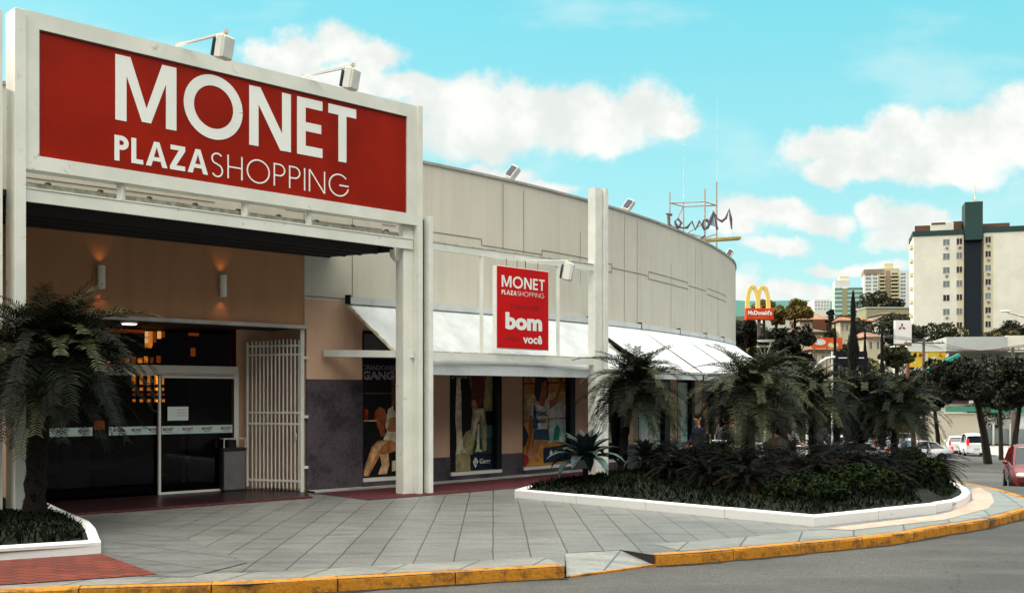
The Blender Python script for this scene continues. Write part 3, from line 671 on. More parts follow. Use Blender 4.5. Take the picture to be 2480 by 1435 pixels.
ibox(255,797,350,803,2.2,'glow_dim')
for k in range(5): ibox(352+k*10, 802, 357+k*10+rnd.uniform(0,3), 812+rnd.uniform(2,30), 2.2, rnd.choice(['glow_orange','glow_warm','glow_dim']))
ibox(352,830,366,842,2.2,'glow_orange'); ibox(458,806,480,812,2.2,'glow_dim'); ibox(463,842,472,862,2.2,'glow_dim')
ibox(320,900,396,930,2.2,'glow_orange'); ibox(322,938,396,945,2.2,'glow_orange'); ibox(322,952,398,957,2.2,'glow_dim'); ibox(322,966,398,973,2.2,'glow_orange'); ibox(155,905,222,925,2.2,'glow_orange'); 
for k in range(12): x_ = 215+k*15; ibox(x_, 878-rnd.uniform(6,20), x_+rnd.uniform(5,12), 878, 2.2+.02*k, rnd.choice(['glow_orange','glow_dim','glow_dim']))
ibox(230,1018,252,1040,2.3,'glow_dim'); ibox(451,902,463,915,2.3,'glow_orange')
ibox(458,905,556,1165,.8,'interior_reflection_grey'); ibox(440,960,447,1165,.9,'interior_reflection_grey'); ibox(150,1080,215,1190,2.6,'interior_reflection_grey')  # large grey panel stands in for a reflection in the right pane
for k in range(4): ibox(330+k*18, 900, 336+k*18, 975, 2.1, 'ink_dkbrown', .08)
# glass front
gd = thing('glass_entrance', 'sliding glass entrance doors in a pale frame with a teal logo strip', 'door', tuple(dpl(380))+(0,))
def dz_(px, py): return EYE+(HY-py)/F*dpl(px).y
def dbar(b, x0, x1, z0, z1, m, th=.08, o=0.0):
    A_ = dpl(x0)+Nn*o; B_ = dpl(x1)+Nn*o; mid = (A_+B_)/2; b.box((mid.x,mid.y,(z0+z1)/2), ((B_-A_).length, th, z1-z0), m, rz=math.atan2(D.y, D.x))
b = MB(); ZH0, ZH1 = 2.12, 2.25
dbar(b, 60, 574, ZH0, ZH1, 'door_white', .12); dbar(b, 564, 575, .0, ZH0-.002, 'door_white', .1); dbar(b, 60, 564, ZH0-.05, ZH0-.003, 'door_white', .06)
dbar(b, 92, 96, 0.02, 1.08, 'door_white', .05, .03)
b.build('frame', gd)
for (x0, x1, o) in ((62,380,0.0),(380,564,.09)):
    b = MB(); dbar(b, x0, x1, .05, ZH0-.055, 'glass_pane' if 'glass_pane' in M else 'glass_dark', .012, o) if False else None
mg = bpy.data.materials.new('glass_pane'); mg.use_nodes = True; t_ = NT(mg.node_tree); t_.n.clear(); oo = t_.new('ShaderNodeOutputMaterial'); tr = t_.new('ShaderNodeBsdfTransparent'); tr.inputs[0].default_value = (.55,.55,.58,1)
gl = t_.new('ShaderNodeBsdfGlossy'); gl.inputs[0].default_value = (.5,.5,.55,1); gl.inputs['Roughness'].default_value = .03; mx = t_.new('ShaderNodeMixShader'); fz = t_.new('ShaderNodeFresnel'); fz.inputs[0].default_value = 1.45
t_.link(t_.m('MULTIPLY', fz.outputs[0], .5), mx.inputs[0]); t_.link(tr.outputs[0], mx.inputs[1]); t_.link(gl.outputs[0], mx.inputs[2]); t_.link(mx.outputs[0], oo.inputs[0]); M['glass_pane'] = mg
for (x0, x1, o) in ((62,378,0.0),(382,560,.09)):
    b = MB(); dbar(b, x0, x1, .06, ZH0-.055, 'glass_pane', .012, o); p_ = b.build('glass_panel', gd)
    if o:
        b = MB(); dbar(b, 378, 383, .02, ZH0-.052, 'door_white', .05, o); dbar(b, 383, 562, .02, .06, 'door_white', .05, o); dbar(b, 383, 562, ZH0-.09, ZH0-.052, 'door_white', .05, o); b.build('door_stile', gd)
b = MB(); dbar(b, 62, 560, ZH1+.002, LZ-.04, 'glass_pane', .012, 0); b.build('transom_glass', gd)
b = MB()
for (x0, x1, o) in ((62,222,.03),(262,377,.03),(384,555,.12)):
    z0, z1 = 1.06, 1.20; dbar(b, x0, x1, z0, z1, 'strip', .004, o)
b.build('logo_strip', gd)
b = MB()
for px in (100,150,200,285,330,371,400,447,494,540):
    o = .034 if px < 380 else .124; A_ = dpl(px-14)+Nn*o; B_ = dpl(px+14)+Nn*o; f = quadf((A_.x,A_.y,1.06), (B_.x,B_.y,1.06), (A_.x,A_.y,1.20), .002, (Nn.x,Nn.y,0))
    puttext(b, f, 'MONET', .04, .96, .40, .78, 'strip_ink', 0, .03); b.face([f(.2,.22),f(.8,.22),f(.8,.28),f(.2,.28)], 'strip_ink')
b.build('logo_print', gd)
b = MB(); dbar(b, 398, 448, dz_(420,1017), dz_(420,984), 'paper', .004, .13)
for k in range(3): dbar(b, 420, 444, dz_(420,992+k*7), dz_(420,991+k*7), 'bin_steel', .002, .134)
b.build('notice', gd)
# recess downlight
dl = thing('recess_downlight', 'small lit round downlight in the ceiling of the entrance recess', 'lamp', (0,0,0)); q = ip(313,781,-.6); mat('lamp_white', (.9,.9,.8), .5, emit=(1,.95,.8), es=2.2)
b = MB(); b.tube([(q.x,q.y,LZ-.045),(q.x,q.y,LZ-.004)], .11, 'lamp_white', 16); b.build('diffuser', dl)
b = MB(); b.tube([(q.x,q.y,LZ-.03),(q.x,q.y,LZ-.002)], .13, 'white_steel', 16, cap=False); b.build('rim', dl)

# ------------------------------------------------------------------ metal gate
gt = thing('metal_gate', 'white barred metal gate folded open beside the glass entrance', 'gate', (wr.x-.06,wr.y-.06,0))
h0 = Vector((wr.x-.05, wr.y-.03)); h1 = Vector(((600-CX)/F*19.15, 19.15)); gdv = (h1-h0).normalized(); GL = (h1-h0).length
def gp(u, z): p = h0+gdv*(u*GL); return (p.x, p.y, z)
b = MB(); b.bar(gp(0,.0), gp(0,LZ-.03), .06, .06, 'white_steel'); b.build('post', gt)
b = MB()
for z in (.20, 1.22, 1.42, 2.46, 2.62): b.bar(gp(.03,z), gp(1,z), .03, .035, 'white_steel')
b.bar(gp(1,.08), gp(1,2.68), .035, .035, 'white_steel')
b.build('rail', gt)
b = MB()
for k in range(13): u = .06+k*.071; b.bar(gp(u,.07), gp(u,2.72+.015*math.sin(k*.5)), .018, .022, 'white_steel'); p = gp(u,.07); b.mesh([(p[0]-.01,p[1],.09),(p[0]+.01,p[1],.09),(p[0],p[1],.02)], [(0,1,2)], 'white_steel')
b.build('bars', gt)
b = MB(); b.box(gp(.12,1.0), (.05,.06,.12), 'old_steel'); b.build('lock', gt)
for z in (.45,1.35,2.4): b = MB(); b.box((h0.x+.06,h0.y+.0,z), (.09,.03,.05), 'white_steel'); b.build('hinge', gt)

# ------------------------------------------------------------------ litter bin
q = G(548,1192); bn = thing('litter_bin', 'square steel litter bin with a raised rim beside the glass entrance', 'bin', tuple(q)); ra = R(38)
def bp(u, v, z): return (q.x+math.cos(ra)*u-math.sin(ra)*v, q.y+.30+math.sin(ra)*u+math.cos(ra)*v, q.z+z)
b = MB()
b.box(bp(0,0,.39), (.40,.36,.70), 'bin_steel', ra); 
b.build('body', bn, bevel=.008)
b = MB(); b.box(bp(-.215,0,.40), (.02,.36,.70), 'bin_dark', ra); b.box(bp(0,0,.02), (.38,.34,.04), 'bin_dark', ra); b.build('side_panel', bn)
b = MB(); b.box(bp(0,0,.765), (.44,.40,.05), 'bin_dark', ra); b.build('lid', bn)
b = MB()
for u in (-.2,.2):
    for v in (-.18,.18): b.bar(bp(u,v,.79), bp(u,v,.95), .018, .018, 'old_steel')
for a_, c_ in (((-.2,-.18),(.2,-.18)),((.2,-.18),(.2,.18)),((.2,.18),(-.2,.18)),((-.2,.18),(-.2,-.18))): b.bar(bp(*a_,.955), bp(*c_,.955), .02, .02, 'old_steel')
b.build('rim_rail', bn)
b = MB(); b.tube([bp(0,0,.79), bp(0,0,.93)], .1, 'bin_dark', 12); b.build('ashtray', bn)

# ------------------------------------------------------------------ wall lamps
WARM = (1.0,.40,.10)
for i, (px, py, nm) in enumerate(((240,671,'leftmost'),(534,692,'second'))):
    p, t, n, s = wall_at(px, .10); z = EYE+(HY-py)/F*p.y
    w = thing('wall_lamp', ('cylindrical up and down wall lamp over the palm by the entrance' if i == 0 else 'cylindrical up and down wall lamp over the middle of the glass doors'), 'wall lamp', (p.x,p.y,z), 'lit cylinder lamps on the entrance wall')
    b = MB(); b.tube([(p.x,p.y,z-.18),(p.x,p.y,z+.18)], .055, 'white_steel', 20); b.build('housing', w)
    b = MB(); b.bar((p.x,p.y,z),(p.x-n.x*.095,p.y-n.y*.095,z), .06, .06, 'old_steel'); b.build('bracket', w)
    for sg in (1,-1):
        l = bpy.data.lights.new('lamp_bulb','SPOT'); l.energy = 1.3; l.color = WARM; l.spot_size = R(95); l.spot_blend = .9; l.shadow_soft_size = .03
        lo = bpy.data.objects.new('lamp_bulb', l); COL.objects.link(lo); lo.parent = w; lo.location = (-n.x*.03,-n.y*.03,sg*.20); lo.rotation_euler = (R(180) if sg > 0 else 0, 0, 0)

# ------------------------------------------------------------------ entrance portal (bay one)
P0 = Vector(((58-CX)/F*13.84, 13.84)); P1 = Vector(((1012-CX)/F*18.5, 18.5)); PD = (P1-P0).normalized(); PN = Vector((PD.y,-PD.x)); PL = (P1-P0).length
def sal(px, off=0.0, A_=P0, Dd=PD, Nf=PN):
    a = (px-CX)/F; q = A_+Nf*off; return (a*q.y-q.x)/(Dd.x-a*Dd.y)
def pp(s, z, o=0.0, A_=P0, Dd=PD, Nf=PN): q = A_+Dd*s+Nf*o; return Vector((q.x, q.y, z))
def pz(px, py, off=0.0, A_=P0, Dd=PD, Nf=PN): s = sal(px, off, A_, Dd, Nf); return EYE+(HY-py)/F*pp(s,0,off,A_,Dd,Nf).y
SZ0, SZ1 = 4.71, 6.80
por = thing('entrance_portal', 'white painted steel portal with dark flat canopy over the mall entrance', 'canopy', (P1.x,P1.y,0))
def hcol(b, s, z0, z1, w=.26, dpt=.30, tf=.03, A_=P0, Dd=PD, Nf=PN, o=-.2, m='white_steel'):
    """H-section: two flanges facing along the frame and a web"""
    rz = math.atan2(Dd.y, Dd.x); h = z1-z0; zc = (z0+z1)/2
    b.box(pp(s,zc,o+dpt/2,A_,Dd,Nf), (w,tf,h), m, rz); b.box(pp(s,zc,o-dpt/2,A_,Dd,Nf), (w,tf,h), m, rz); b.box(pp(s,zc,o,A_,Dd,Nf), (tf*.7,dpt-tf,h), m, rz)
b = MB(); c = pp(PL-.14,0,-.20); rz = math.atan2(PD.y,PD.x)
b.box((c.x,c.y,(4.70)/2), (.22,.22,4.70), 'frame_white', rz+0)                       # box column under the sign's right end
b.build('column', por, bevel=.01)
b = MB(); b.box(tuple(pp(PL+.02,3.41,-.10)[:2])+(3.40,), (.10,.30,6.80), 'frame_white', rz); b.build('column_flange', por)
b = MB(); b.box(tuple(pp(-.06,3.41,-.12)[:2])+(3.40,), (.14,.34,6.76), 'frame_white', rz); b.build('column', por, bevel=.006)
b = MB(); b.box(tuple(pp(-.30,3.41,-.16)[:2])+(3.36,), (.06,.34,6.7), 'frame_white', rz); b.build('column_flange', por)
# main channel beam
ZB0, ZB1 = 4.29, 4.46
b = MB(); b.bar(pp(0,(ZB0+ZB1)/2,-.08), pp(PL-.06,(ZB0+ZB1)/2,-.08), .04, ZB1-ZB0, 'frame_white'); b.bar(pp(0,ZB1+.012,-.14), pp(PL-.06,ZB1+.012,-.14), .18, .02, 'frame_white'); b.bar(pp(0,ZB1+.07,-.24), pp(PL-.1,ZB1+.07,-.24), .03, .10, 'old_steel'); b.build('beam', por)
for px in (293,593,748):
    b = MB(); s = sal(px,-.1); b.bar(pp(s,ZB1+.02,-.10), pp(s,SZ0+.02,-.10), .09, .09, 'white_steel'); b.build('post', por)
# roof deck of the canopy with corrugated top
b = MB(); rw0 = wall_at(-150, .02)[0]; rw1 = wall_at(797, .02)[0]; a0 = pp(-1.0,0,-.26); a1 = pp(PL-.35,0,-.26)
zt_, zb_ = 4.45, 4.36
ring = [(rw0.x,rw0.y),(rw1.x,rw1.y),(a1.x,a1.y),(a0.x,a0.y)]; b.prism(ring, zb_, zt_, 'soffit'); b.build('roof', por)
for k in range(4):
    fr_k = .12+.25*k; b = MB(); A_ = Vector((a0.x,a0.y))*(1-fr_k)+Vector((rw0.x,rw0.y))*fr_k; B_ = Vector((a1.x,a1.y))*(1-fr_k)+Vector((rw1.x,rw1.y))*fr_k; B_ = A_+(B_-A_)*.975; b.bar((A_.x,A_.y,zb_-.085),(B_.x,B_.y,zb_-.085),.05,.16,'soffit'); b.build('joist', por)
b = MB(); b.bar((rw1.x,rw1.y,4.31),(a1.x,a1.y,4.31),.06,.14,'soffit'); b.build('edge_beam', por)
for k in range(9):
    s = .4+k*.72; b = MB(); b.ball(pp(s, ZB1+.13, -.25), (.05,.03,.03), 'joint', 8, 5); b.build('bolt', por)
b = MB(); qa = pp(PL-.35,4.28,-.28); b.tube([qa, qa+Vector((0,0,-.10)), qa+Vector((.04,.03,-.16)), pp(PL-.10,4.10,-.22)], .045, 'frame_white', 12); b.build('drain_pipe', por)
# ------------------------------------------------------------------ billboard
bb = thing('entrance_billboard', 'big red billboard with white lettering in a white frame over the entrance', 'sign', tuple(pp(PL/2,SZ0,0)))
s0, s1 = sal(95), sal(986); z0, z1 = 4.90, 6.58
b = MB()
TH = .24
b.bar(pp(-.02,(SZ1+z1)/2,-TH/2), pp(PL,(SZ1+z1)/2,-TH/2), TH, SZ1-z1, 'frame_white'); b.bar(pp(-.02,(SZ0+z0)/2,-TH/2), pp(PL,(SZ0+z0)/2,-TH/2), TH, z0-SZ0, 'frame_white')
b.box(pp((s0-.02)/2,(z0+z1)/2,-TH/2), (s0+.02,TH,z1-z0), 'frame_white', rz); b.box(pp((s1+PL)/2,(z0+z1)/2,-TH/2), (PL-s1,TH,z1-z0), 'frame_white', rz)
b.build('frame', bb)
b = MB(); b.box(pp((s0+s1)/2,(z0+z1)/2,-.06), (s1-s0,.06,z1-z0), 'sign_red', rz); b.build('panel', bb)
b = MB(); b.box(pp((s0+s1)/2,(z0+z1)/2,-.20), (s1-s0-.01,.02,z1-z0-.01), 'old_steel', rz); b.build('back_plate', bb)
b = MB()
for (sa, sb, za, zb) in ((s0,s1,z1-.012,z1),(s0,s0+.012,z0,z1-.013)): b.box(pp((sa+sb)/2,(za+zb)/2,-.022), (sb-sa,.03,zb-za), 'joint', rz)
b.build('frame_shadow_strip', bb)  # thin dark strips painted as the frame's shadow, panel top and left
# geometric capitals: pieces are polygons in a unit-high cell
def band(pts, w):
    """quads of a constant-width stroke along a polyline"""
    res = []; n = len(pts); L_ = []; R_ = []
    for i, p in enumerate(pts):
        a = pts[max(i-1,0)]; c = pts[min(i+1,n-1)]; dx_, dy_ = c[0]-a[0], c[1]-a[1]; l = math.hypot(dx_, dy_); nx_, ny_ = -dy_/l*w/2, dx_/l*w/2
        L_.append((p[0]+nx_,p[1]+ny_)); R_.append((p[0]-nx_,p[1]-ny_))
    return [[L_[i],L_[i+1],R_[i+1],R_[i]] for i in range(n-1)]
def arc(cx, cy, rx, ry, a0, a1, n=20): return [(cx+rx*math.cos(R(a0+(a1-a0)*i/n)), cy+ry*math.sin(R(a0+(a1-a0)*i/n))) for i in range(n+1)]
def glyph(ch, w):
    if ch == 'M': W_ = .98; return W_, [[(0,0),(0,1),(1.35*w,1),(W_/2,.26),(W_-1.35*w,1),(W_,1),(W_,0),(W_-w,0),(W_-w,.70),(W_/2+.42*w,.04),(W_/2-.42*w,.04),(w,.70),(w,0)]]
    if ch == 'N': W_ = .80; return W_, [[(0,0),(0,1),(1.2*w,1),(W_-w,w/(W_-1.2*w)),(W_-w,1),(W_,1),(W_,0),(W_-1.2*w,0),(w,1-w/(W_-1.2*w)),(w,0)]]
    if ch == 'E': W_ = .52; return W_, [[(0,0),(0,1),(W_,1),(W_,1-w*.95),(w,1-w*.95),(w,.5+w*.45),(W_*.95,.5+w*.45),(W_*.95,.5-w*.45),(w,.5-w*.45),(w,w*.95),(W_,w*.95),(W_,0)]]
    if ch == 'T': W_ = .60; return W_, [[(0,1),(W_,1),(W_,1-w*.95),(W_/2+w/2,1-w*.95),(W_/2+w/2,0),(W_/2-w/2,0),(W_/2-w/2,1-w*.95),(0,1-w*.95)]]
    if ch == 'L': W_ = .46; return W_, [[(0,0),(0,1),(w,1),(w,w*.95),(W_,w*.95),(W_,0)]]
    if ch == 'Z': W_ = .62; return W_, [[(.02,1),(W_,1),(W_,1-w),(1.35*w,w),(W_,w),(W_,0),(0,0),(0,w*.8),(W_-1.4*w,1-w),(.02,1-w)]]
    if ch == 'I': return w, [[(0,0),(0,1),(w,1),(w,0)]]
    if ch == 'H': W_ = .66; return W_, [[(0,0),(0,1),(w,1),(w,.5+w/2),(W_-w,.5+w/2),(W_-w,1),(W_,1),(W_,0),(W_-w,0),(W_-w,.5-w/2),(w,.5-w/2),(w,0)]]
    if ch == 'A': W_ = .86; k = W_/2; return W_, [[(0,0),(k-w*.55,1),(k+w*.55,1),(W_,0),(W_-w*1.12,0),(k,1-w*1.1),(w*1.12,0)], [(W_*.22,.22),(W_*.22+.04,.22+w*.85),(W_*.78-.04,.22+w*.85),(W_*.78,.22)]]
    if ch == 'P': W_ = .54; r = .28; return W_, [[(0,0),(0,1),(w,1),(w,0)]]+band([(w,1-w/2),(W_-r,1-w/2)]+arc(W_-r,1-r,r-w/2,r-w/2,90,-90,14)+[(w,1-2*r+w/2)], w)
    if ch == 'O': return 1.04, band(arc(.52,.5,.52-w/2,.525-w/2,0,360,44), w)
    if ch == 'G': return 1.0, band(arc(.52,.5,.52-w/2,.525-w/2,42,345,36), w)+[[(.54,.5-w/2),(.54,.5+w/2),(1.02,.5+w/2),(1.0,.5-w/2)]]
    if ch == 'S': W_ = .52; r = .25; return W_, band(arc(W_/2+.0,.75,r-w/2,.25-w/2,35,270,16)+arc(W_/2,.25,r-w/2,.25+w*0,88,-150,16), w)
    return .4, []
def lay(b, f, txt, w, x0, x1, y0, y1, m, gap=.14, k0=3):
    """stroke text fitted to u x0..x1 and v y0..y1 of the frame f"""
    ws = [w]*len(txt) if not hasattr(w, '__len__') else w; gl_ = [glyph(c_, ww) for c_, ww in zip(txt, ws)]; tot = sum(a for a, _ in gl_)+gap*(len(txt)-1); sc = (x1-x0)/tot; x = x0
    for (adv, polys) in gl_:
        for k, pl_ in enumerate(polys): b.face([f(x+u*sc, y0+v*(y1-y0), k0+(k if len(polys) < 4 else (0 if k == 0 and len(pl_) == 4 else 1))) for u, v in pl_], m)
        x += (adv+gap)*sc
def fr(px0, px1, zlo, zhi, off, A_=P0, Dd=PD, Nf=PN):
    sa, sb = sal(px0,0,A_,Dd,Nf), sal(px1,0,A_,Dd,Nf); return quadf(pp(sa,zlo,0,A_,Dd,Nf), pp(sb,zlo,0,A_,Dd,Nf), pp(sa,zhi,0,A_,Dd,Nf), off, (Nf.x,Nf.y,0))
zm0, zm1 = (pz(281,290)+pz(840,392))/2, (pz(285,133)+pz(840,257))/2
f = fr(281, 865, zm0, zm1, -.028)
b = MB(); lay(b, f, 'MONET', .175, 0, 1, 0, 1, 'letter_white', .12); b.build('lettering_large', bb)
zl0, zl1 = (pz(281,389)+pz(845,476))/2, (pz(281,327)+pz(845,424))/2
b = MB(); f = fr(279, 506, zl0, zl1, -.028); lay(b, f, 'PLAZA', .19, 0, 1, 0, 1, 'letter_white', .10); f = fr(513, 846, zl0, zl1, -.028); lay(b, f, 'SHOPPING', .065, 0, 1, 0, 1, 'letter_white', .17); b.build('lettering_small', bb)
# ------------------------------------------------------------------ floodlights on arms
def flood(label, base, tip, sz=.30, grp='floodlights on arms above the signs'):
    base = Vector(base); tip = Vector(tip); w = thing('floodlight', label, 'floodlight', tuple(base), grp); dr = (tip-base).normalized(); hd = Vector((dr.x,dr.y,0)).normalized(); sd_ = Vector((-hd.y,hd.x,0))
    b = MB(); b.bar(base, tip, .035, .035, 'white_steel'); b.box(base, (.12,.06,.04), 'old_steel'); b.bar(tip-dr*.02, tip+Vector((0,0,.02))+dr*.05, .05, .04, 'old_steel'); b.build('arm', w)
    c = tip+Vector((0,0,-sz*.62))-hd*.02; b = MB(); up = (Vector((0,0,1))*.97+hd*.2).normalized(); fw = sd_.cross(up).normalized()
    for k, (o, ww, hh, dd) in enumerate(((0,.70,1.0,.40),(.22,.62,.92,.20),(-.2,.55,.8,.2))): b.box(c+fw*o*sz*.9, (sz*ww, sz*dd, sz*hh), 'old_steel' if k == 2 else 'white_steel', ax=(sd_, fw, up))
    b.build('housing', w, bevel=.015)
    b = MB(); b.box(c-fw*.36*sz-up*.04*sz, (sz*.7, .012, sz*.78), 'shade_steel', ax=(sd_, fw, up)); b.build('lens', w)
    b = MB(); b.bar(tip, c+up*sz*.5, .03, .03, 'old_steel'); b.build('bracket', w)
def armtip(px0, py0, px1, py1, A_, Dd, Nf, off0, off1):
    s = sal(px0,off0,A_,Dd,Nf); p0 = pp(s,0,off0,A_,Dd,Nf); z0_ = EYE+(HY-py0)/F*p0.y; s2 = sal(px1,off1,A_,Dd,Nf); p1_ = pp(s2,0,off1,A_,Dd,Nf); z1_ = EYE+(HY-py1)/F*p1_.y
    return (p0.x,p0.y,z0_), (p1_.x,p1_.y,z1_)
flood('white floodlight on a long arm above the letter O of the billboard', *armtip(435,108,545,80,P0,PD,PN,-.1,.75), sz=.33)
flood('white floodlight on a long arm above the last letters of the billboard', *armtip(740,184,853,160,P0,PD,PN,-.1,.75), sz=.33)

# ------------------------------------------------------------------ second frame (bay two)
Q0 = Vector(((1022-CX)/F*18.6, 18.6)); Q1 = Vector(((1446-CX)/F*22.1, 22.1)); QD = (Q1-Q0).normalized(); QN = Vector((QD.y,-QD.x)); QL = (Q1-Q0).length; qa_ = dict(A_=Q0, Dd=QD, Nf=QN); rq = math.atan2(QD.y,QD.x)
bay = thing('steel_frame', 'white steel frame with red hanging sign between two posts beside the entrance portal', 'steel frame', (Q1.x,Q1.y,0))
def qp(s, z, o=0.0): return pp(s, z, o, **qa_)
zt2 = EYE+(HY-525)/F*18.65
b = MB(); b.box(qp(.11,zt2/2,0), (.10,.24,zt2), 'white_steel', rq); b.build('post', bay, bevel=.004); b = MB(); b.box(qp(-.02,zt2/2-.02,-.04), (.16,.06,zt2-.06), 'shade_steel', rq); b.build('web_plate', bay)
zt3 = EYE+(HY-457)/F*22.1
b = MB(); b.box(qp(QL-.04,zt3/2-.25,-.02), (.22,.20,zt3+.5), 'white_steel', rq); b.box(qp(QL+.14,zt3/2-.25,0), (.10,.30,zt3+.5), 'white_steel', rq); b.build('post', bay)
ztb = pz(1041,586,**qa_); zbb = pz(1041,604,**qa_)
b = MB(); b.bar(qp(.12,(ztb+zbb)/2,0), qp(QL,(ztb+zbb)/2,0), .06, ztb-zbb, 'frame_white'); b.bar(qp(.12,ztb+.012,-.03), qp(QL,ztb+.012,-.03), .14, .02, 'old_steel'); b.build('top_beam', bay)
zl_t, zl_b = pz(1040,852,**qa_), pz(1040,870,**qa_)
b = MB(); b.bar(qp(.12,(zl_t+zl_b)/2,0), qp(QL,(zl_t+zl_b)/2,0), .08, zl_t-zl_b, 'white_steel'); b.bar(qp(.12,zl_t+.012,-.04), qp(QL,zl_t+.012,-.04), .16, .02, 'old_steel'); b.build('lower_beam', bay)
for px in (1166,1351):
    b = MB(); s = sal(px, 0, **qa_); b.bar(qp(s,zl_t,0), qp(s,zbb,0), .07, .07, 'white_steel'); b.build('upright', bay)
b = MB(); w8 = wall_at(787)[0]; b.bar((w8.x+.02,w8.y-.03,2.49), tuple(qp(-.12,2.45,-.05)), .16, .12, 'white_steel'); b.build('wall_arm', bay)
for px in (1222,1248,1268,1298): s = sal(px,0,**qa_); b = MB(); b.bar(qp(s,zbb+.01,.05), qp(s,zbb-.22,.05), .015,.015,'joint'); b.build('hanger', bay)
# small red sign
sm = thing('small_red_sign', 'small red sign with white slogan lettering hanging in the steel frame', 'sign', tuple(qp(2.5,2.5,.1)))
sa, sb = sal(1201,.10,**qa_), sal(1328,.10,**qa_); zs0, zs1 = pz(1201,843,.1,**qa_), pz(1201,641,.1,**qa_)
b = MB(); b.box(qp((sa+sb)/2,(zs0+zs1)/2,.06), (sb-sa,.10,zs1-zs0), 'letter_white', rq); b.build('box', sm)
b = MB(); b.box(qp((sa+sb)/2,(zs0+zs1)/2,.112), (sb-sa-.03,.01,zs1-zs0-.03), 'small_red', rq); b.build('panel', sm)
f = quadf(qp(sa,zs0,0), qp(sb,zs0,0), qp(sa,zs1,0), .119, (QN.x,QN.y,0))
b = MB(); lay(b, f, 'MONET', .175, .09, .91, .745, .885, 'letter_white', .12); lay(b, f, 'PLAZA', .19, .09, .37, .655, .71, 'letter_white', .10); lay(b, f, 'SHOPPING', .085, .385, .90, .655, .71, 'letter_white', .16)
puttext(b, f, 'TUDO DE', .24, .80, .49, .545, 'faint_red', 1, .02); puttext(b, f, 'bom', .16, .86, .235, .445, 'letter_white', 2, .05); puttext(b, f, 'PARA', .17, .44, .10, .155, 'faint_red', 1, .02); puttext(b, f, 'você', .49, .86, .075, .18, 'letter_white', 2, .03)
b.build('lettering', sm)
flood('white floodlight on an arm in front of the small red hanging sign', *armtip(1265,630,1378,631,Q0,QD,QN,.05,.8), sz=.34)

# ------------------------------------------------------------------ floodlights on the parapet
for (px, py, sc, lb) in ((1250,425,1.0,'tilted floodlight on the parapet left of the tall white post'),(1531,507,1.0,'tilted floodlight on the parapet right of the tall white post'),(1775,622,1.0,'small floodlight at the far end of the curved parapet')):
    p, t, n, s = wall_at(min(px,1774), -.1); z = WT+.05; w = thing('parapet_floodlight', lb, 'floodlight', (p.x,p.y,z), 'floodlights along the parapet')
    b = MB(); b.bar((p.x,p.y,z),(p.x,p.y,z+.09),.04,.04,'old_steel'); b.build('bracket', w)
    ax_ = (Vector((n.x,n.y,0))*.35+Vector((t.x,t.y,0))*.45+Vector((0,0,1))*.75).normalized(); sd_ = Vector((t.x,t.y,0)).cross(ax_).normalized(); f3 = ax_.cross(sd_)
    b = MB(); cc = Vector((p.x,p.y,z+.19)); b.box(cc, (.30*sc,.20,.14), 'white_steel', ax=(ax_,sd_,f3)); b.box(cc+f3*.08, (.26*sc,.17,.03), 'old_steel', ax=(ax_,sd_,f3)); b.build('housing', w, bevel=.01)
    b = MB(); b.box(cc-f3*.078, (.24,.15,.012), 'shade_steel', ax=(ax_,sd_,f3)); b.build('lens', w)

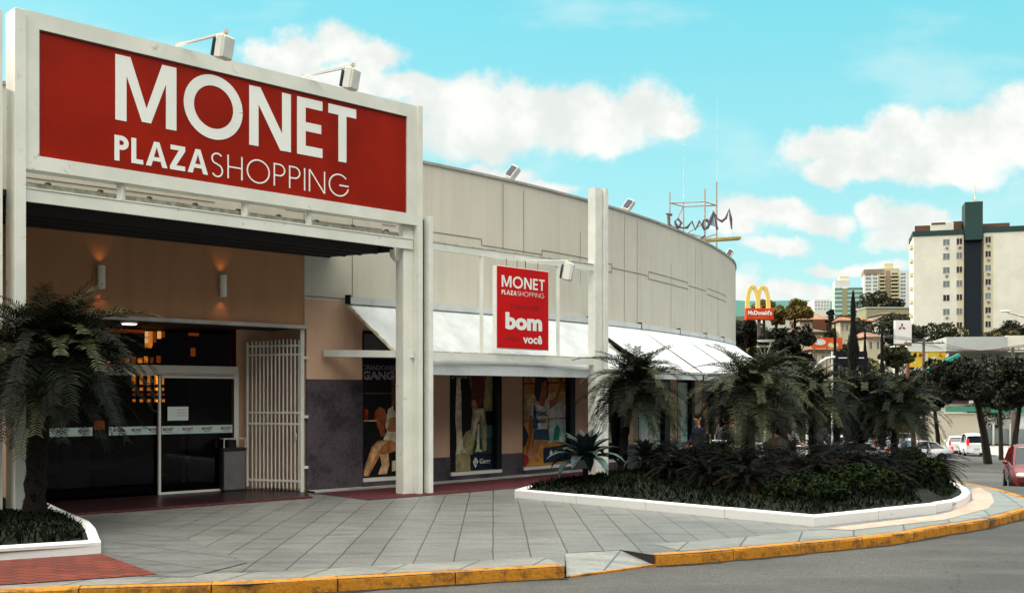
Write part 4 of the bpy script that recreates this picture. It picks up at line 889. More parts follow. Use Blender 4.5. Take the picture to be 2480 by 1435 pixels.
# ------------------------------------------------------------------ awnings
aw_px = [835,1415,1538,1632,1697,1740,1768]
sav = [wall_at(p)[3] for p in aw_px]; ZO = 2.26
names = ['widest white awning from beside the entrance to behind the tall post','white awning just right of the tall post','third white awning along the curved wall','fourth white awning along the curved wall','fifth white awning, near the far end of the wall','farthest white awning at the end of the curved wall']
for i in range(6):
    a_, c_ = sav[i], sav[i+1]; off = 1.46 if i == 0 else 1.8
    aw = thing('awning', names[i], 'awning', tuple(WP[int(a_)])+(ZA,), 'white awnings along the shop front')
    n = 10; top = []; bot = []
    for k in range(n+1):
        s = a_+(c_-a_)*k/n; j = min(int(s), len(WP)-2); p = WP[j]+(WP[j+1]-WP[j])*(s-j); tt = (WP[j+1]-WP[j]).normalized(); nn = Vector((tt.y,-tt.x)); zt_k = ZA-.03
        top.append(Vector((p.x+nn.x*.12,p.y+nn.y*.12,zt_k))); skew = tt*(.42*(1-k/n)) if i == 0 else tt*.04
        o_ = off*(1+ .0*k); q = p+nn*o_+skew; bot.append(Vector((q.x,q.y,ZO)))
    if i: 
        g0 = (top[1]-top[0])*.06; top[0] += g0; bot[0] += (bot[1]-bot[0])*.35
    b = MB()
    for k in range(n):
        m1 = (top[k]+bot[k])/2-Vector((0,0,.03)); m2 = (top[k+1]+bot[k+1])/2-Vector((0,0,.03)); dn = Vector((0,0,-.012))
        b.face([top[k],top[k+1],m2,m1], 'awning', True); b.face([m1,m2,bot[k+1],bot[k]], 'awning', True)
        b.face([x_+dn for x_ in (top[k],m1,m2,top[k+1])], 'awning'); b.face([x_+dn for x_ in (m1,bot[k],bot[k+1],m2)], 'awning')
    b.build('fabric', aw)
    b = MB()
    for k in range(n): b.face([bot[k]+Vector((0,0,-.004)),bot[k+1]+Vector((0,0,-.004)),bot[k+1]-Vector((0,0,.16)),bot[k]-Vector((0,0,.16))], 'awning')
    b.build('valance', aw)
    b = MB()
    for k in range(n):
        b.bar(top[k]+Vector((0,0,.04)), top[k+1]+Vector((0,0,.04)), .14, .12, 'awning')
    b.build('cassette', aw)
    b = MB(); b.bar(top[0]+Vector((0,0,-.05)), bot[0]+Vector((0,0,-.03)), .05, .05, 'old_steel' if i == 0 else 'black'); b.bar(top[-1]+Vector((0,0,-.05)), bot[-1]+Vector((0,0,-.05)), .05, .05, 'old_steel'); b.build('side_arm', aw)
    b = MB(); b.box(top[0]+Vector((0,0,.06)), (.10,.16,.16), 'black'); b.build('end_bracket', aw)
    b = MB(); b.bar(bot[0], bot[-1], .04, .05, 'old_steel') if i == 0 else [b.bar(bot[k], bot[k+1], .04, .05, 'old_steel') for k in range(n)]; b.build('front_bar', aw)

# ------------------------------------------------------------------ rooftop script sign and masts
rt = thing('rooftop_script_sign', 'dark cursive sign seen from behind on a thin rooftop scaffold', 'sign', tuple(P(1700,585,46)))
C('script_metal', .10,.085,.10); C('scaffold', .42,.34,.33)
YR = 46
b = MB()
for px, y0 in ((1622,466),(1655,490),(1707,458),(1735,440)): b.tube([P(px,y0,YR+(1.2 if px in (1655,1735) else 0)), P(px,640,YR+(1.2 if px in (1655,1735) else 0))], .035, 'scaffold', 6)
for a_, c_ in (((1622,491),(1707,488)),((1622,491),(1655,500)),((1655,500),(1735,497)),((1707,488),(1735,497)),((1655,570),(1735,520)),((1622,565),(1655,500)),((1655,562),(1707,575)),((1700,578),(1735,566))): b.tube([P(*a_,YR+.3), P(*c_,YR+.6)], .03, 'scaffold', 6)
b.build('scaffold', rt)
b = MB()
script = [[(1772,555),(1770,530),(1766,506),(1758,528),(1748,536),(1738,530),(1728,512),(1733,535),(1737,556)],[(1728,512),(1722,530),(1714,552),(1706,556),(1701,545),(1704,533),(1712,532),(1717,542),(1712,552)],[(1703,550),(1694,535),(1684,556),(1676,536),(1664,551),(1652,552),(1640,548),(1634,536),(1642,529),(1650,540),(1642,553),(1628,551),(1620,540),(1618,520),(1620,556)],[(1612,517),(1628,520)]]
for st in script:
    n = len(st); b.tube([P(x_,y_,YR-.2) for x_, y_ in st], [.025+.045*abs(math.sin(k*1.3)) for k in range(n)], 'script_metal', 6)
b.build('script_lettering', rt)
C('pale_blue', .30,.50,.80)
b = MB(); b.prism([(0,0)]*3, 0, 1, 'black') if False else None; b.face([P(1727,520,YR-.1),P(1720,545,YR-.1),P(1732,549,YR-.1)], 'pale_blue'); b.face([P(1727,520,YR-.06),P(1732,549,YR-.06),P(1720,545,YR-.06)], 'pale_blue'); b.build('accent_panel', rt)
b = MB(); b.bar(P(1698,583,YR-1), P(1792,577,YR-1), .5, .10, 'yellowish'); b.bar(P(1690,584,YR-1), P(1708,570,YR-1), .08,.08,'script_metal'); b.bar(P(1700,592,YR-.4), P(1700,660,YR-.4), .1,.1,'scaffold'); b.build('platform', rt)
C('mast', .62,.74,.74)
for px, y0, lb in ((1656,300,'thin tall antenna mast, the shorter one above the rooftop script sign'),(1737,235,'thin tall antenna mast, the taller one above the rooftop script sign')):
    b = MB(); b.tube([P(px,y0,47.6), P(px,400,47.6), P(px,640,47.6)], [.006,.012,.03], 'mast', 5); o = b.build('antenna_mast', None, origin=P(px,640,47.6)); tag(o, lb, 'antenna', 'antenna masts on the roof')

# ================================================================== planting
def mound(path_poly, cx, cy, hh, rad):
    def f(x, y):
        d = min(dist_seg(x, y, path_poly[i], path_poly[(i+1) % len(path_poly)]) for i in range(len(path_poly)))
        return hh*min(1.0, d/rad)**.7+.03*math.sin(x*3.1+y*2.3)*min(1,d/rad)
    return f
def dist_seg(x, y, a, c):
    ax, ay = a[0], a[1]; bx_, by_ = c[0]-ax, c[1]-ay; l2 = bx_*bx_+by_*by_; t = max(0, min(1, ((x-ax)*bx_+(y-ay)*by_)/l2)) if l2 else 0
    return math.hypot(x-ax-bx_*t, y-ay-by_*t)
def inside(x, y, poly):
    r = False; j = len(poly)-1
    for i in range(len(poly)):
        xi, yi = poly[i][:2]; xj, yj = poly[j][:2]
        if (yi > y) != (yj > y) and x < (xj-xi)*(y-yi)/(yj-yi)+xi: r = not r
        j = i
    return r
def g2(px, py): q = G(px, py); return (q.x, q.y)
IA, IB, IC = g2(1246,1204), g2(1972,1274), g2(2268,1242)
ID1, ID2, ID3 = g2(2268,1232), g2(2313,1234), g2(2350,1210)
ISL1 = [IA, IB, IC, (6.55,16.6), (7.3,19.5), (7.6,23), (7.7,28), (7.2,30), (5.5,26.5), (3.3,22.9), (1.0,19.7), (.3,18.6)]
ISL2 = [(6.45,16.2), ID2, ID3, (8.15,19.4), (8.5,22.5), (9.0,27), (9.6,31), (7.75,30.5), (7.72,24), (7.4,20)]
LFT = [(-9.6,8.7), g2(0,1357), g2(245,1340), (-5.2,13.1), (-7.15,16.0), (-12,13.5)]
beds = [(ISL1, .26, 1.5, 'planting_bed'), (ISL2, .22, 1.0, 'planting_bed'), (LFT, .16, .8, 'planting_bed')]
HF = []
for poly, hh, rad, nm in beds:
    f = mound(poly, 0, 0, hh, rad); HF.append(f); sheet(nm, poly, .09, 'soil', .7, hfn=f)
def bedz(x, y):
    for (poly, *_), f in zip(beds, HF):
        if inside(x, y, poly): return g(x, y)+.09+f(x, y)
    return g(x, y)
def wkerb_path(name, pts, lbl, grp='whitewashed planter edgings'):
    o = kerb(name, pts, .12, .145, -.03, 'kerb_white', 1.45, .008)
    del o['kind']; return tag(o, lbl, 'planter edging', grp)
wkerb_path('planter_edging', densify([IA, IB], 2), 'white painted kerb of the large planting island facing the plaza')
wkerb_path('planter_edging', densify([IB, IC], 2), 'white painted kerb of the large planting island from its corner to the right')
wkerb_path('planter_edging', densify([(.3,18.6), IA], 2), 'short rounded left end of the white island kerb')
wkerb_path('planter_edging', catmull([(6.27,15.56), ID2, ID3, (8.15,19.4), (8.5,22.5), (9.0,27)], 3), 'low white kerb round the small planting bed at the far right')
wkerb_path('planter_edging', densify([(-9.6,8.7), g2(245,1340)], 2), 'white painted kerb of the planting bed under the left palm')
wkerb_path('planter_edging', densify([g2(245,1340), (-5.2,13.1), (-7.15,16.0)], 2), 'side kerb of the left planting bed running toward the glass doors')
# grass and ground cover: leaf-sized blades over the beds
def grass(name, poly, n, seed, label=None, h=(.03,.075)):
    rnd = random.Random(seed); b = MB(); xs = [p[0] for p in poly]; ys = [p[1] for p in poly]; k = 0
    while k < n:
        x, y = rnd.uniform(min(xs), max(xs)), rnd.uniform(min(ys), max(ys))
        if y > 24 and rnd.random() < .7: k += 1; continue
        if not inside(x, y, poly): continue
        if min(dist_seg(x, y, poly[i], poly[(i+1) % len(poly)]) for i in range(len(poly))) < .17: continue
        k += 1; z = bedz(x, y); a = rnd.uniform(0, 6.28); hh = rnd.uniform(*h)*(1+.5*math.sin(x*2.7)*math.sin(y*2.1)); w = rnd.uniform(.008,.02); lx, ly = math.cos(a), math.sin(a); tx, ty = rnd.uniform(-.06,.06), rnd.uniform(-.06,.06)
        lite = math.sin(x*1.9+1)*math.sin(y*2.3+x)+rnd.uniform(-.8,.8) > .95
        b.face([(x-lx*w,y-ly*w,z-.01),(x+lx*w,y+ly*w,z-.01),(x+tx+lx*w*.5,y+ty+ly*w*.5,z+hh),(x+tx-lx*w*.5,y+ty-ly*w*.5,z+hh*.92)], 'grass_light' if lite else 'grass')
    o = b.build(name); tag(o, label, 'ground cover', None, 'stuff'); return o
grass('ground_cover', ISL1, 30000, 1, 'dark green ground cover inside the large planting island')
grass('ground_cover', ISL2, 9000, 2, 'dark green ground cover in the small bed at the far right')
grass('ground_cover', LFT, 9000, 3, 'dark green ground cover under the left palm')
# low mounded shrubs of the ground cover at the right end
def leafball(b, c, r, n, m1, m2, seed, size=.05, flat=1.0):
    rnd = random.Random(seed); c = Vector(c); r = r if hasattr(r, '__len__') else (r,r,r)
    for k in range(n):
        d = Vector((rnd.gauss(0,1), rnd.gauss(0,1), rnd.gauss(0,1))).normalized(); rr = rnd.uniform(.55, 1.0)**.5
        p = c+Vector((d.x*r[0], d.y*r[1], d.z*r[2]))*rr; u = Vector((rnd.gauss(0,1), rnd.gauss(0,1), rnd.gauss(0,1)*flat)).normalized(); v = u.cross(Vector((rnd.gauss(0,1), rnd.gauss(0,1), rnd.gauss(0,1)))).normalized(); s_ = size*rnd.uniform(.6,1.4)
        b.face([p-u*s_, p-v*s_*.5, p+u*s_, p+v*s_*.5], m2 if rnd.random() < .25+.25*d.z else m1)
for (x, y, r, hh, lb) in ((7.35,18.6,.36,.34,'rounded clipped green shrub at the front of the small right bed'),(7.75,20.6,.42,.42,'rounded clipped green shrub behind the front one in the small right bed'),(5.35,16.3,.7,.30,'low spreading green shrub near the corner of the white island kerb'),(4.3,15.5,.65,.22,'low spreading shrub behind the point of the white island kerb')):
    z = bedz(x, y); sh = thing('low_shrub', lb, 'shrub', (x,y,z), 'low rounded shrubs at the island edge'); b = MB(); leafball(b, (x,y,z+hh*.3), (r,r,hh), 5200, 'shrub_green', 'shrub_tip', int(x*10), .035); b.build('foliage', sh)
    b = MB(); b.tube([(x,y,z-.05),(x,y,z+hh*.5)], .03, 'bark', 6); b.build('stem', sh)

# pinnate fronds
def frond(b, base, az, el, L, droop, nl, ll, m, rnd, mid='palm_leaf', w=.012, thick=.012, vee=.5):
    """arching rachis with a comb of narrow leaflets on both sides"""
    pts = []; p = Vector(base); d = Vector((math.cos(az)*math.cos(el), math.sin(az)*math.cos(el), math.sin(el))); seg = 9
    side = Vector((-math.sin(az), math.cos(az), 0))
    for i in range(seg+1):
        pts.append(p.copy()); e2_ = el-droop*((i+1)/seg)**1.3; d = Vector((math.cos(az)*math.cos(e2_), math.sin(az)*math.cos(e2_), math.sin(e2_))); p = p+d*(L/seg)
    for i in range(seg):
        a, c = pts[i], pts[i+1]; tw = thick*(1-.8*i/seg); upv = side.cross((c-a).normalized())
        b.face([a-side*tw, c-side*tw*.8, c+side*tw*.8, a+side*tw], mid); b.face([a-upv*tw, c-upv*tw*.8, c+upv*tw*.8, a+upv*tw], mid)
    for k in range(nl):
        t = .14+.86*k/(nl-1); i = min(int(t*seg), seg-1); fr_k = t*seg-i; q = pts[i]+(pts[i+1]-pts[i])*fr_k; tg = (pts[i+1]-pts[i]).normalized(); upv = tg.cross(side)
        if upv.z < 0: upv = -upv
        ln = ll*(math.sin(min(1, t*1.15+.12)*math.pi)*.75+.3)*rnd.uniform(.85,1.15)
        for sg in (-1, 1):
            dl_ = (side*sg*rnd.uniform(.75,.95)+tg*.55+upv*rnd.uniform(.1, vee)).normalized(); mid_ = q+dl_*ln*.55; tip = q+dl_*ln+Vector((0,0,-ln*rnd.uniform(.10,.30))); wv = tg*w
            b.face([q-wv*.6, mid_-wv, mid_+wv, q+wv*.6], m, True); b.face([mid_-wv, tip, mid_+wv], m, True)
def palm(px, py_base, Y, zc, rad, nf, label, seed, lean=0, tr=.085, light=.25, group='pygmy date palms', top_el=82):
    rnd = random.Random(seed); x = (px-CX)/F*Y; z0 = bedz(x, Y); t = thing('palm_tree', label, 'palm', (x, Y, z0), group)
    b = MB(); H_ = zc-z0; pts = []; rr = []
    for k in range(15): u = k/14; pts.append((x+lean*u*u, Y, z0-.05+(H_+.05)*u)); rr.append(tr*(1.15-.35*u)*(1+.12*((k % 2)*2-1)) if u < .8 else tr*(1.0+.9*(u-.8)/.2))
    b.tube(pts, rr, 'palm_trunk', 12)
    for k in range(150):
        u = rnd.uniform(.05, 1); a = rnd.uniform(0, 6.28); r_ = tr*(1.05-.3*u); c = Vector((x+lean*u*u+math.cos(a)*r_, Y+math.sin(a)*r_, z0+H_*u)); o_ = Vector((math.cos(a), math.sin(a), 0)); s_ = Vector((-o_.y, o_.x, 0))
        b.face([c-s_*.018, c+s_*.018, c+o_*.035+Vector((0,0,.05))+s_*.006, c+o_*.035+Vector((0,0,.05))-s_*.006], 'palm_trunk')
    b.build('trunk', t)
    b = MB(); b2 = MB(); top = Vector((x+lean, Y, zc))
    for k in range(nf):
        u = (k+.5)/nf; az = k*2.399+rnd.uniform(-.2,.2); el = R(top_el-u*125)+rnd.uniform(-.1,.1); L = rad*rnd.uniform(.85,1.12)*(1.0 if u > .2 else .8)
        dr = R(55+30*math.sin(min(1,u*1.3)*math.pi))*rnd.uniform(.8,1.15)
        if el < R(-20): dr = R(35)
        m_ = 'palm_leaf_highlight' if rnd.random() < light*(1.6 if u < .45 else .5) else 'palm_leaf'  # upper fronds get the painted highlight colour more often
        frond(b if k % 2 else b, top+Vector((0,0,rnd.uniform(-.06,.06))), az, el, L, dr, 36, rad*.27, m_, rnd, 'palm_leaf_highlight' if rnd.random() < .3 else 'palm_leaf', .0085, .008)
    b.build('crown', t); return t
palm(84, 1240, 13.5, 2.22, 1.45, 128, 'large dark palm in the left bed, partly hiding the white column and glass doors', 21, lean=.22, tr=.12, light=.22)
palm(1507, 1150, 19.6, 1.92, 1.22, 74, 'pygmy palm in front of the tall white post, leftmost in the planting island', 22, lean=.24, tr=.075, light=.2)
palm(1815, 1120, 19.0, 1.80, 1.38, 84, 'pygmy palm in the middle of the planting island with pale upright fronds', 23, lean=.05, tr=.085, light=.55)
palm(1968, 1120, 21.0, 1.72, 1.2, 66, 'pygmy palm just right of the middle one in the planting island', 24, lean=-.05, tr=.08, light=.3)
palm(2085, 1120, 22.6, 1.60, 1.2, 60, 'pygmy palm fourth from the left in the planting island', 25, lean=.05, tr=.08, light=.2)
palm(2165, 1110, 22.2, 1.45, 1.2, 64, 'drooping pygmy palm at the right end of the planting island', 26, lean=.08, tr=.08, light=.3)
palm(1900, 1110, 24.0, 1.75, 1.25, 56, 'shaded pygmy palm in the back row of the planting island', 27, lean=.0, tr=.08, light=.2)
# seed stalk of the left palm
# cycads
def cycad(px, Y, r, nf, label, seed, up=60, brown=.12):
    rnd = random.Random(seed); x = (px-CX)/F*Y; z0 = bedz(x, Y); t = thing('cycad', label, 'cycad', (x,Y,z0), 'cycads filling the planting island')
    b = MB(); b.tube([(x,Y,z0-.05),(x,Y,z0+.10),(x,Y,z0+.2)], [.10,.12,.06], 'palm_trunk', 10); b.build('stem', t)
    b = MB()
    for k in range(nf):
        u = (k+.5)/nf; az = k*2.399+rnd.uniform(-.2,.2); el = R(up-u*62)+rnd.uniform(-.08,.08)
        m_ = 'cycad_brown' if (rnd.random() < brown and u > .2) else 'cycad_leaf'
        frond(b, (x,Y,z0+.16), az, el, r*rnd.uniform(.85,1.15), R(62)*rnd.uniform(.8,1.2), 30, r*.17, m_, rnd, m_, .006, .010, .6)
    b.build('crown', t)
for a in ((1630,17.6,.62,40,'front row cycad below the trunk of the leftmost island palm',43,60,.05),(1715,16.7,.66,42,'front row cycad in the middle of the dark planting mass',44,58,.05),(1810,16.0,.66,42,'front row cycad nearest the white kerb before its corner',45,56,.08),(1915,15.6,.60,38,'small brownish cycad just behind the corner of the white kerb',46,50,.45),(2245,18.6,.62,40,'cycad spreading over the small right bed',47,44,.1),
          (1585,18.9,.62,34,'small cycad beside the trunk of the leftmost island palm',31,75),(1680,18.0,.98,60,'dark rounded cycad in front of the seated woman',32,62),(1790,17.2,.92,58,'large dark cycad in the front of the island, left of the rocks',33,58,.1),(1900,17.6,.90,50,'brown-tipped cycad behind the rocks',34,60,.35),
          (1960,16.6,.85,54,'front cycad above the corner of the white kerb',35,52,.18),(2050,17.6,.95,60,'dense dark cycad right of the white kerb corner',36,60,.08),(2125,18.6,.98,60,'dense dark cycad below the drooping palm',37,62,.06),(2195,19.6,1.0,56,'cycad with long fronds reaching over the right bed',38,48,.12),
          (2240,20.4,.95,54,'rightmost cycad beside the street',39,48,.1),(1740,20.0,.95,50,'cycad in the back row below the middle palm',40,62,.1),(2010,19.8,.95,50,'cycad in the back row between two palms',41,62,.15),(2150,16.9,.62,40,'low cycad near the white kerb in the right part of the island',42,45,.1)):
    cycad(*a)
# broad leaved rosette plants
def rosette(px, Y, r, n, label, seed, hgt=1.0, w=.07):
    rnd = random.Random(seed); x = (px-CX)/F*Y; z0 = bedz(x, Y); t = thing('rosette_plant', label, 'plant', (x,Y,z0), 'broad leaved rosette plants'); b = MB(); bp_ = MB()
    for k in range(n):
        u = (k+.5)/n; az = k*2.399; el = R(84-u*78); L = r*(.75+.35*u)*rnd.uniform(.9,1.1); p = Vector((x,Y,z0+.18*hgt)); side = Vector((-math.sin(az), math.cos(az), 0)); seg = 7; rows = []
        bend = R(30+75*u**2)
        for i in range(seg+1):
            s_ = i/seg; e2_ = el-bend*s_**1.5; d = Vector((math.cos(az)*math.cos(e2_), math.sin(az)*math.cos(e2_), math.sin(e2_))); ww = w*(.65+.55*math.sin(math.pi*min(1,s_*.9+.1)))*(1 if s_ < .8 else max(.1, (1-s_)/.2)); up_ = d.cross(side)
            if up_.z < 0: up_ = -up_
            rows.append((p-side*ww+up_*ww*.35, p.copy(), p+side*ww+up_*ww*.35)); p = p+d*(L/seg)
        m_ = 'agave_pale' if u > .62 and rnd.random() < .55 else 'agave_leaf'
        for i in range(seg): b.face([rows[i][0],rows[i+1][0],rows[i+1][1],rows[i][1]], m_, True); b.face([rows[i][1],rows[i+1][1],rows[i+1][2],rows[i][2]], m_, True)
    b.build('leaves', t); b = MB(); b.tube([(x,Y,z0-.04),(x,Y,z0+.2)], .05, 'palm_trunk', 8); b.build('stem', t)
rosette(1418, 17.9, .70, 34, 'broad leaved rosette plant on the left of the planting island below the tall post', 51, 1.9, .075)
rosette(1560, 19.4, .5, 26, 'broad leaved rosette plant right of the leftmost island palm', 52, 1.2, .045)
# rocks
for i, (px, Y, r, lb) in enumerate(((1880,18.9,.17,'larger pale rock half hidden among the cycads'),(1998,17.0,.08,'small brownish stone among the cycads'),(2012,16.9,.06,'smaller pale stone next to the brownish one'))):
    x = (px-CX)/F*Y; z = bedz(x, Y)+(.45 if i == 0 else .22); b = MB(); b.ball((x,Y,z), (r*1.3,r,r*.9), 'rock', 14, 10, .10, i); b.tube([(x,Y,z-.6),(x,Y,z)],[r*.9,r*.8],'rock',10); tag(b.build('rock', None, origin=(x,Y,z)), lb, 'rock')

# ================================================================== people (outside the cafe)
for n_, c_ in dict(jacket_navy=(.010,.014,.035), trousers_dark=(.012,.012,.016), skin=(.42,.22,.14), hair_dark=(.012,.008,.006), shirt_pale=(.30,.36,.42), trousers_blue=(.03,.05,.10), coat_black=(.008,.008,.009), red_cloth=(.35,.01,.012), shoe=(.01,.01,.01), coat_grey=(.05,.05,.055)).items(): C(n_, *c_, rough=.8)
def skin_obj(name, verts, edges, rad, m, parent, root=0, sub=1, origin=None):
    me = bpy.data.meshes.new(name); org = ORG[parent] if parent else Vector(origin)
    me.from_pydata([Vector(v)-org for v in verts], edges, []); o = bpy.data.objects.new(name, me); COL.objects.link(o); o.parent = parent
    md = o.modifiers.new('skin','SKIN'); md.use_smooth_shade = True
    for i, sv in enumerate(me.skin_vertices[0].data): sv.radius = (rad[i], rad[i]); sv.use_root = (i == root)
    if sub: s_ = o.modifiers.new('sub','SUBSURF'); s_.levels = sub; s_.render_levels = sub
    me.materials.append(M[m]); ORG[o] = org; return o
def person(x, y, z, face, label, pose='stand', top='coat_black', legs='trousers_dark', hair='hair_dark', long_hair=False):
    t = thing('person', label, 'person', (x,y,z)); ca, sa_ = math.cos(face), math.sin(face)
    def L(f_, s_, u): return (x+ca*f_-sa_*s_, y+sa_*f_+ca*s_, z+u)      # forward, side, up
    sit = pose == 'sit'; hz = .50 if sit else .92
    J = {}; V = []; E = []; Rr = []
    def add(n_, p, r, par=None):
        J[n_] = len(V); V.append(p); Rr.append(r)
        if par: E.append((J[par], J[n_]))
    add('pelvis', L(0,0,hz), .13); add('waist', L(.0,0,hz+.18), .115, 'pelvis'); add('chest', L(.02,0,hz+.40), .14, 'waist'); add('neck0', L(0,0,hz+.54), .06, 'chest'); add('neck1', L(.02,0,hz+.60), .052, 'neck0'); add('head0', L(.03,0,hz+.68), .085, 'neck1'); add('head1', L(.03,0,hz+.78), .082, 'head0')
    stride = .14 if pose == 'walk' else .03
    for sg, nm in ((1,'l'),(-1,'r')):
        if sit: pts = [('hip',L(.02,sg*.09,hz-.02),.085),('knee',L(.45,sg*.11,.50),.06),('ankle',L(.42,sg*.11,.09),.04),('toe',L(.58,sg*.12,.04),.035)]
        else: st_ = stride*sg; pts = [('hip',L(0,sg*.09,.86),.085),('knee',L(st_*.6+.03,sg*.09,.48),.058),('ankle',L(st_-.02,sg*.09,.09),.040),('toe',L(st_+.14,sg*.10,.035),.033)]
        pr_ = 'pelvis'
        for (n_, p, r) in pts: add(nm+n_, p, r, pr_); pr_ = nm+n_
        if pose == 'sit': el_, wr_ = L(.04,sg*.24,hz+.24), L(.22,sg*.13,hz+.14)
        elif pose == 'walk': el_, wr_ = L(-.06*sg,sg*.25,hz+.22), L(.08*sg+.06,sg*.26,hz-.02)
        else: el_, wr_ = L(-.02,sg*.24,hz+.22), L(.14,sg*.18,hz+.10)
        add(nm+'sh', L(0,sg*.17,hz+.48), .062, 'chest'); add(nm+'el', el_, .042, nm+'sh'); add(nm+'wr', wr_, .028, nm+'el')
        w_ = Vector(wr_); dd = (w_-Vector(el_)).normalized(); sdv = Vector((-sa_,ca,0)); add(nm+'palm', tuple(w_+dd*.06), .030, nm+'wr')
        for k, (o_, l_) in enumerate(((-.027,.062),(-.009,.075),(.009,.08),(.027,.07))):
            b0 = w_+dd*.09+sdv*o_; m0 = b0+dd*l_*.5+Vector((0,0,-.008)); add(f'{nm}f{k}', tuple(b0), .010, nm+'palm'); add(f'{nm}g{k}', tuple(m0), .009, f'{nm}f{k}'); add(f'{nm}h{k}', tuple(b0+dd*l_*.9+Vector((0,0,-.028))), .008, f'{nm}g{k}')
        add(nm+'th', tuple(w_+dd*.055-sdv*sg*.045), .010, nm+'palm'); add(nm+'ti', tuple(w_+dd*.09-sdv*sg*.058), .009, nm+'th')
    skin_obj('body', V, E, Rr, 'skin', t)
    def garment(name, names, extra, m):
        idx = {n_: i for i, n_ in enumerate(names)}; vs_ = [V[J[n_]] for n_ in names]; es_ = [(idx[names[k]], idx[names[j]]) for k in range(len(names)) for j in range(len(names)) if (J[names[k]], J[names[j]]) in E]; skin_obj(name, vs_, es_, [Rr[J[n_]]+extra for n_ in names], m, t)
    garment('jacket', ['pelvis','waist','chest','neck0','lsh','lel','lwr','rsh','rel','rwr'], .028, top)
    garment('trousers', ['pelvis','lhip','lknee','lankle','rhip','rknee','rankle'], .022, legs)
    b = MB(); hc = Vector(L(.02,0,hz+.765)); b.ball(hc+Vector((-ca*.02,-sa_*.02,.03)), (.103,.103,.10), hair, 14, 10)
    if long_hair: b.tube([hc+Vector((-ca*.05,-sa_*.05,.02)), hc+Vector((-ca*.08,-sa_*.08,-.12)), hc+Vector((-ca*.08,-sa_*.08,-.26))], [.09,.095,.05], hair, 10)
    b.build('hair', t)
    b = MB(); hf = Vector(L(.115,0,hz+.735)); b.ball(hf, (.018,.014,.022), 'skin', 8, 6); b.build('nose', t)
    for sg in (1,-1):
        b = MB(); b.ball(L(.108,sg*.033,hz+.762), (.010,.012,.008), 'black', 8, 6); b.build('eye', t)
        b = MB(); b.ball(L(.02,sg*.092,hz+.745), (.02,.012,.03), 'skin', 8, 6); b.build('ear', t)
        a_ = J[('l' if sg > 0 else 'r')+'ankle']; tt_ = J[('l' if sg > 0 else 'r')+'toe']; b = MB(); b.tube([Vector(V[a_])+Vector((0,0,-.03)), Vector(V[tt_])], [.05,.042], 'shoe', 10); b.build('shoe', t)
    b = MB(); b.box(L(.108,0,hz+.69), (.012,.045,.010), 'redink', face); b.build('mouth', t)
    return t
def pxz(px, Y): x = (px-CX)/F*Y; return x, Y, g(x, Y)
person(*pxz(1693,24.0), R(200), 'woman with long dark hair in a navy jacket seated behind the cycads', 'sit', 'jacket_navy', long_hair=True)
person(*pxz(1757,25.5), R(-60), 'person in dark grey coat seated beneath the middle palm', 'sit', 'coat_grey')
person(*pxz(1892,28.6), R(-100), 'person in black clothes standing beside the white cafe table', 'stand', 'coat_black')
person(*pxz(1912,29.4), R(-50), 'person in pale shirt and dark trousers walking behind the palms', 'walk', 'shirt_pale')
person(*pxz(1984,31.0), R(-80), 'person in blue trousers walking farther along the pavement', 'walk', 'coat_grey', 'trousers_blue')
# cafe chairs and table
def chair(x, y, z, rz, label):
    t = thing('cafe_chair', label, 'chair', (x,y,z), 'cafe chairs on the pavement'); ca, sa_ = math.cos(rz), math.sin(rz)
    def L(f_, s_, u): return (x+ca*f_-sa_*s_, y+sa_*f_+ca*s_, z+u)
    b = MB(); b.box(L(0,0,.44), (.42,.42,.03), 'bin_dark', rz); b.build('seat', t)
    b = MB(); b.box(L(-.20,0,.72), (.025,.40,.30), 'bin_dark', rz); b.build('backrest', t)
    for a_ in (-.18,.18):
        for c_ in (-.18,.18): b = MB(); b.bar(L(a_,c_,0), L(a_,c_,.425 if a_ > 0 else .86), .025, .025, 'old_steel'); b.build('leg', t)
for px, Y, rz_, lb in ((1693,24.0,200,'dark cafe chair under the seated woman'),(1757,25.5,-60,'dark cafe chair under the person in the grey coat')):
    x, y, z = pxz(px, Y); chair(x, y, z+.02, R(rz_), lb)
for px, Y, lb in ((1722,24.3,'small round cafe table between the two seated people'),(1853,27.8,'white cafe table beside the standing person in black')):
    x, y, z = pxz(px, Y); t = thing('cafe_table', lb, 'table', (x,y,z), 'cafe tables on the pavement'); b = MB(); b.tube([(x,y,z+.72),(x,y,z+.75)], .36, 'letter_white', 24, smooth=False); b.build('tabletop', t); b = MB(); b.tube([(x,y,z+.03),(x,y,z+.72)], .035, 'old_steel', 10); b.build('pedestal', t); b = MB(); b.tube([(x,y,z),(x,y,z+.03)], [.24,.22], 'old_steel', 20); b.build('base', t)

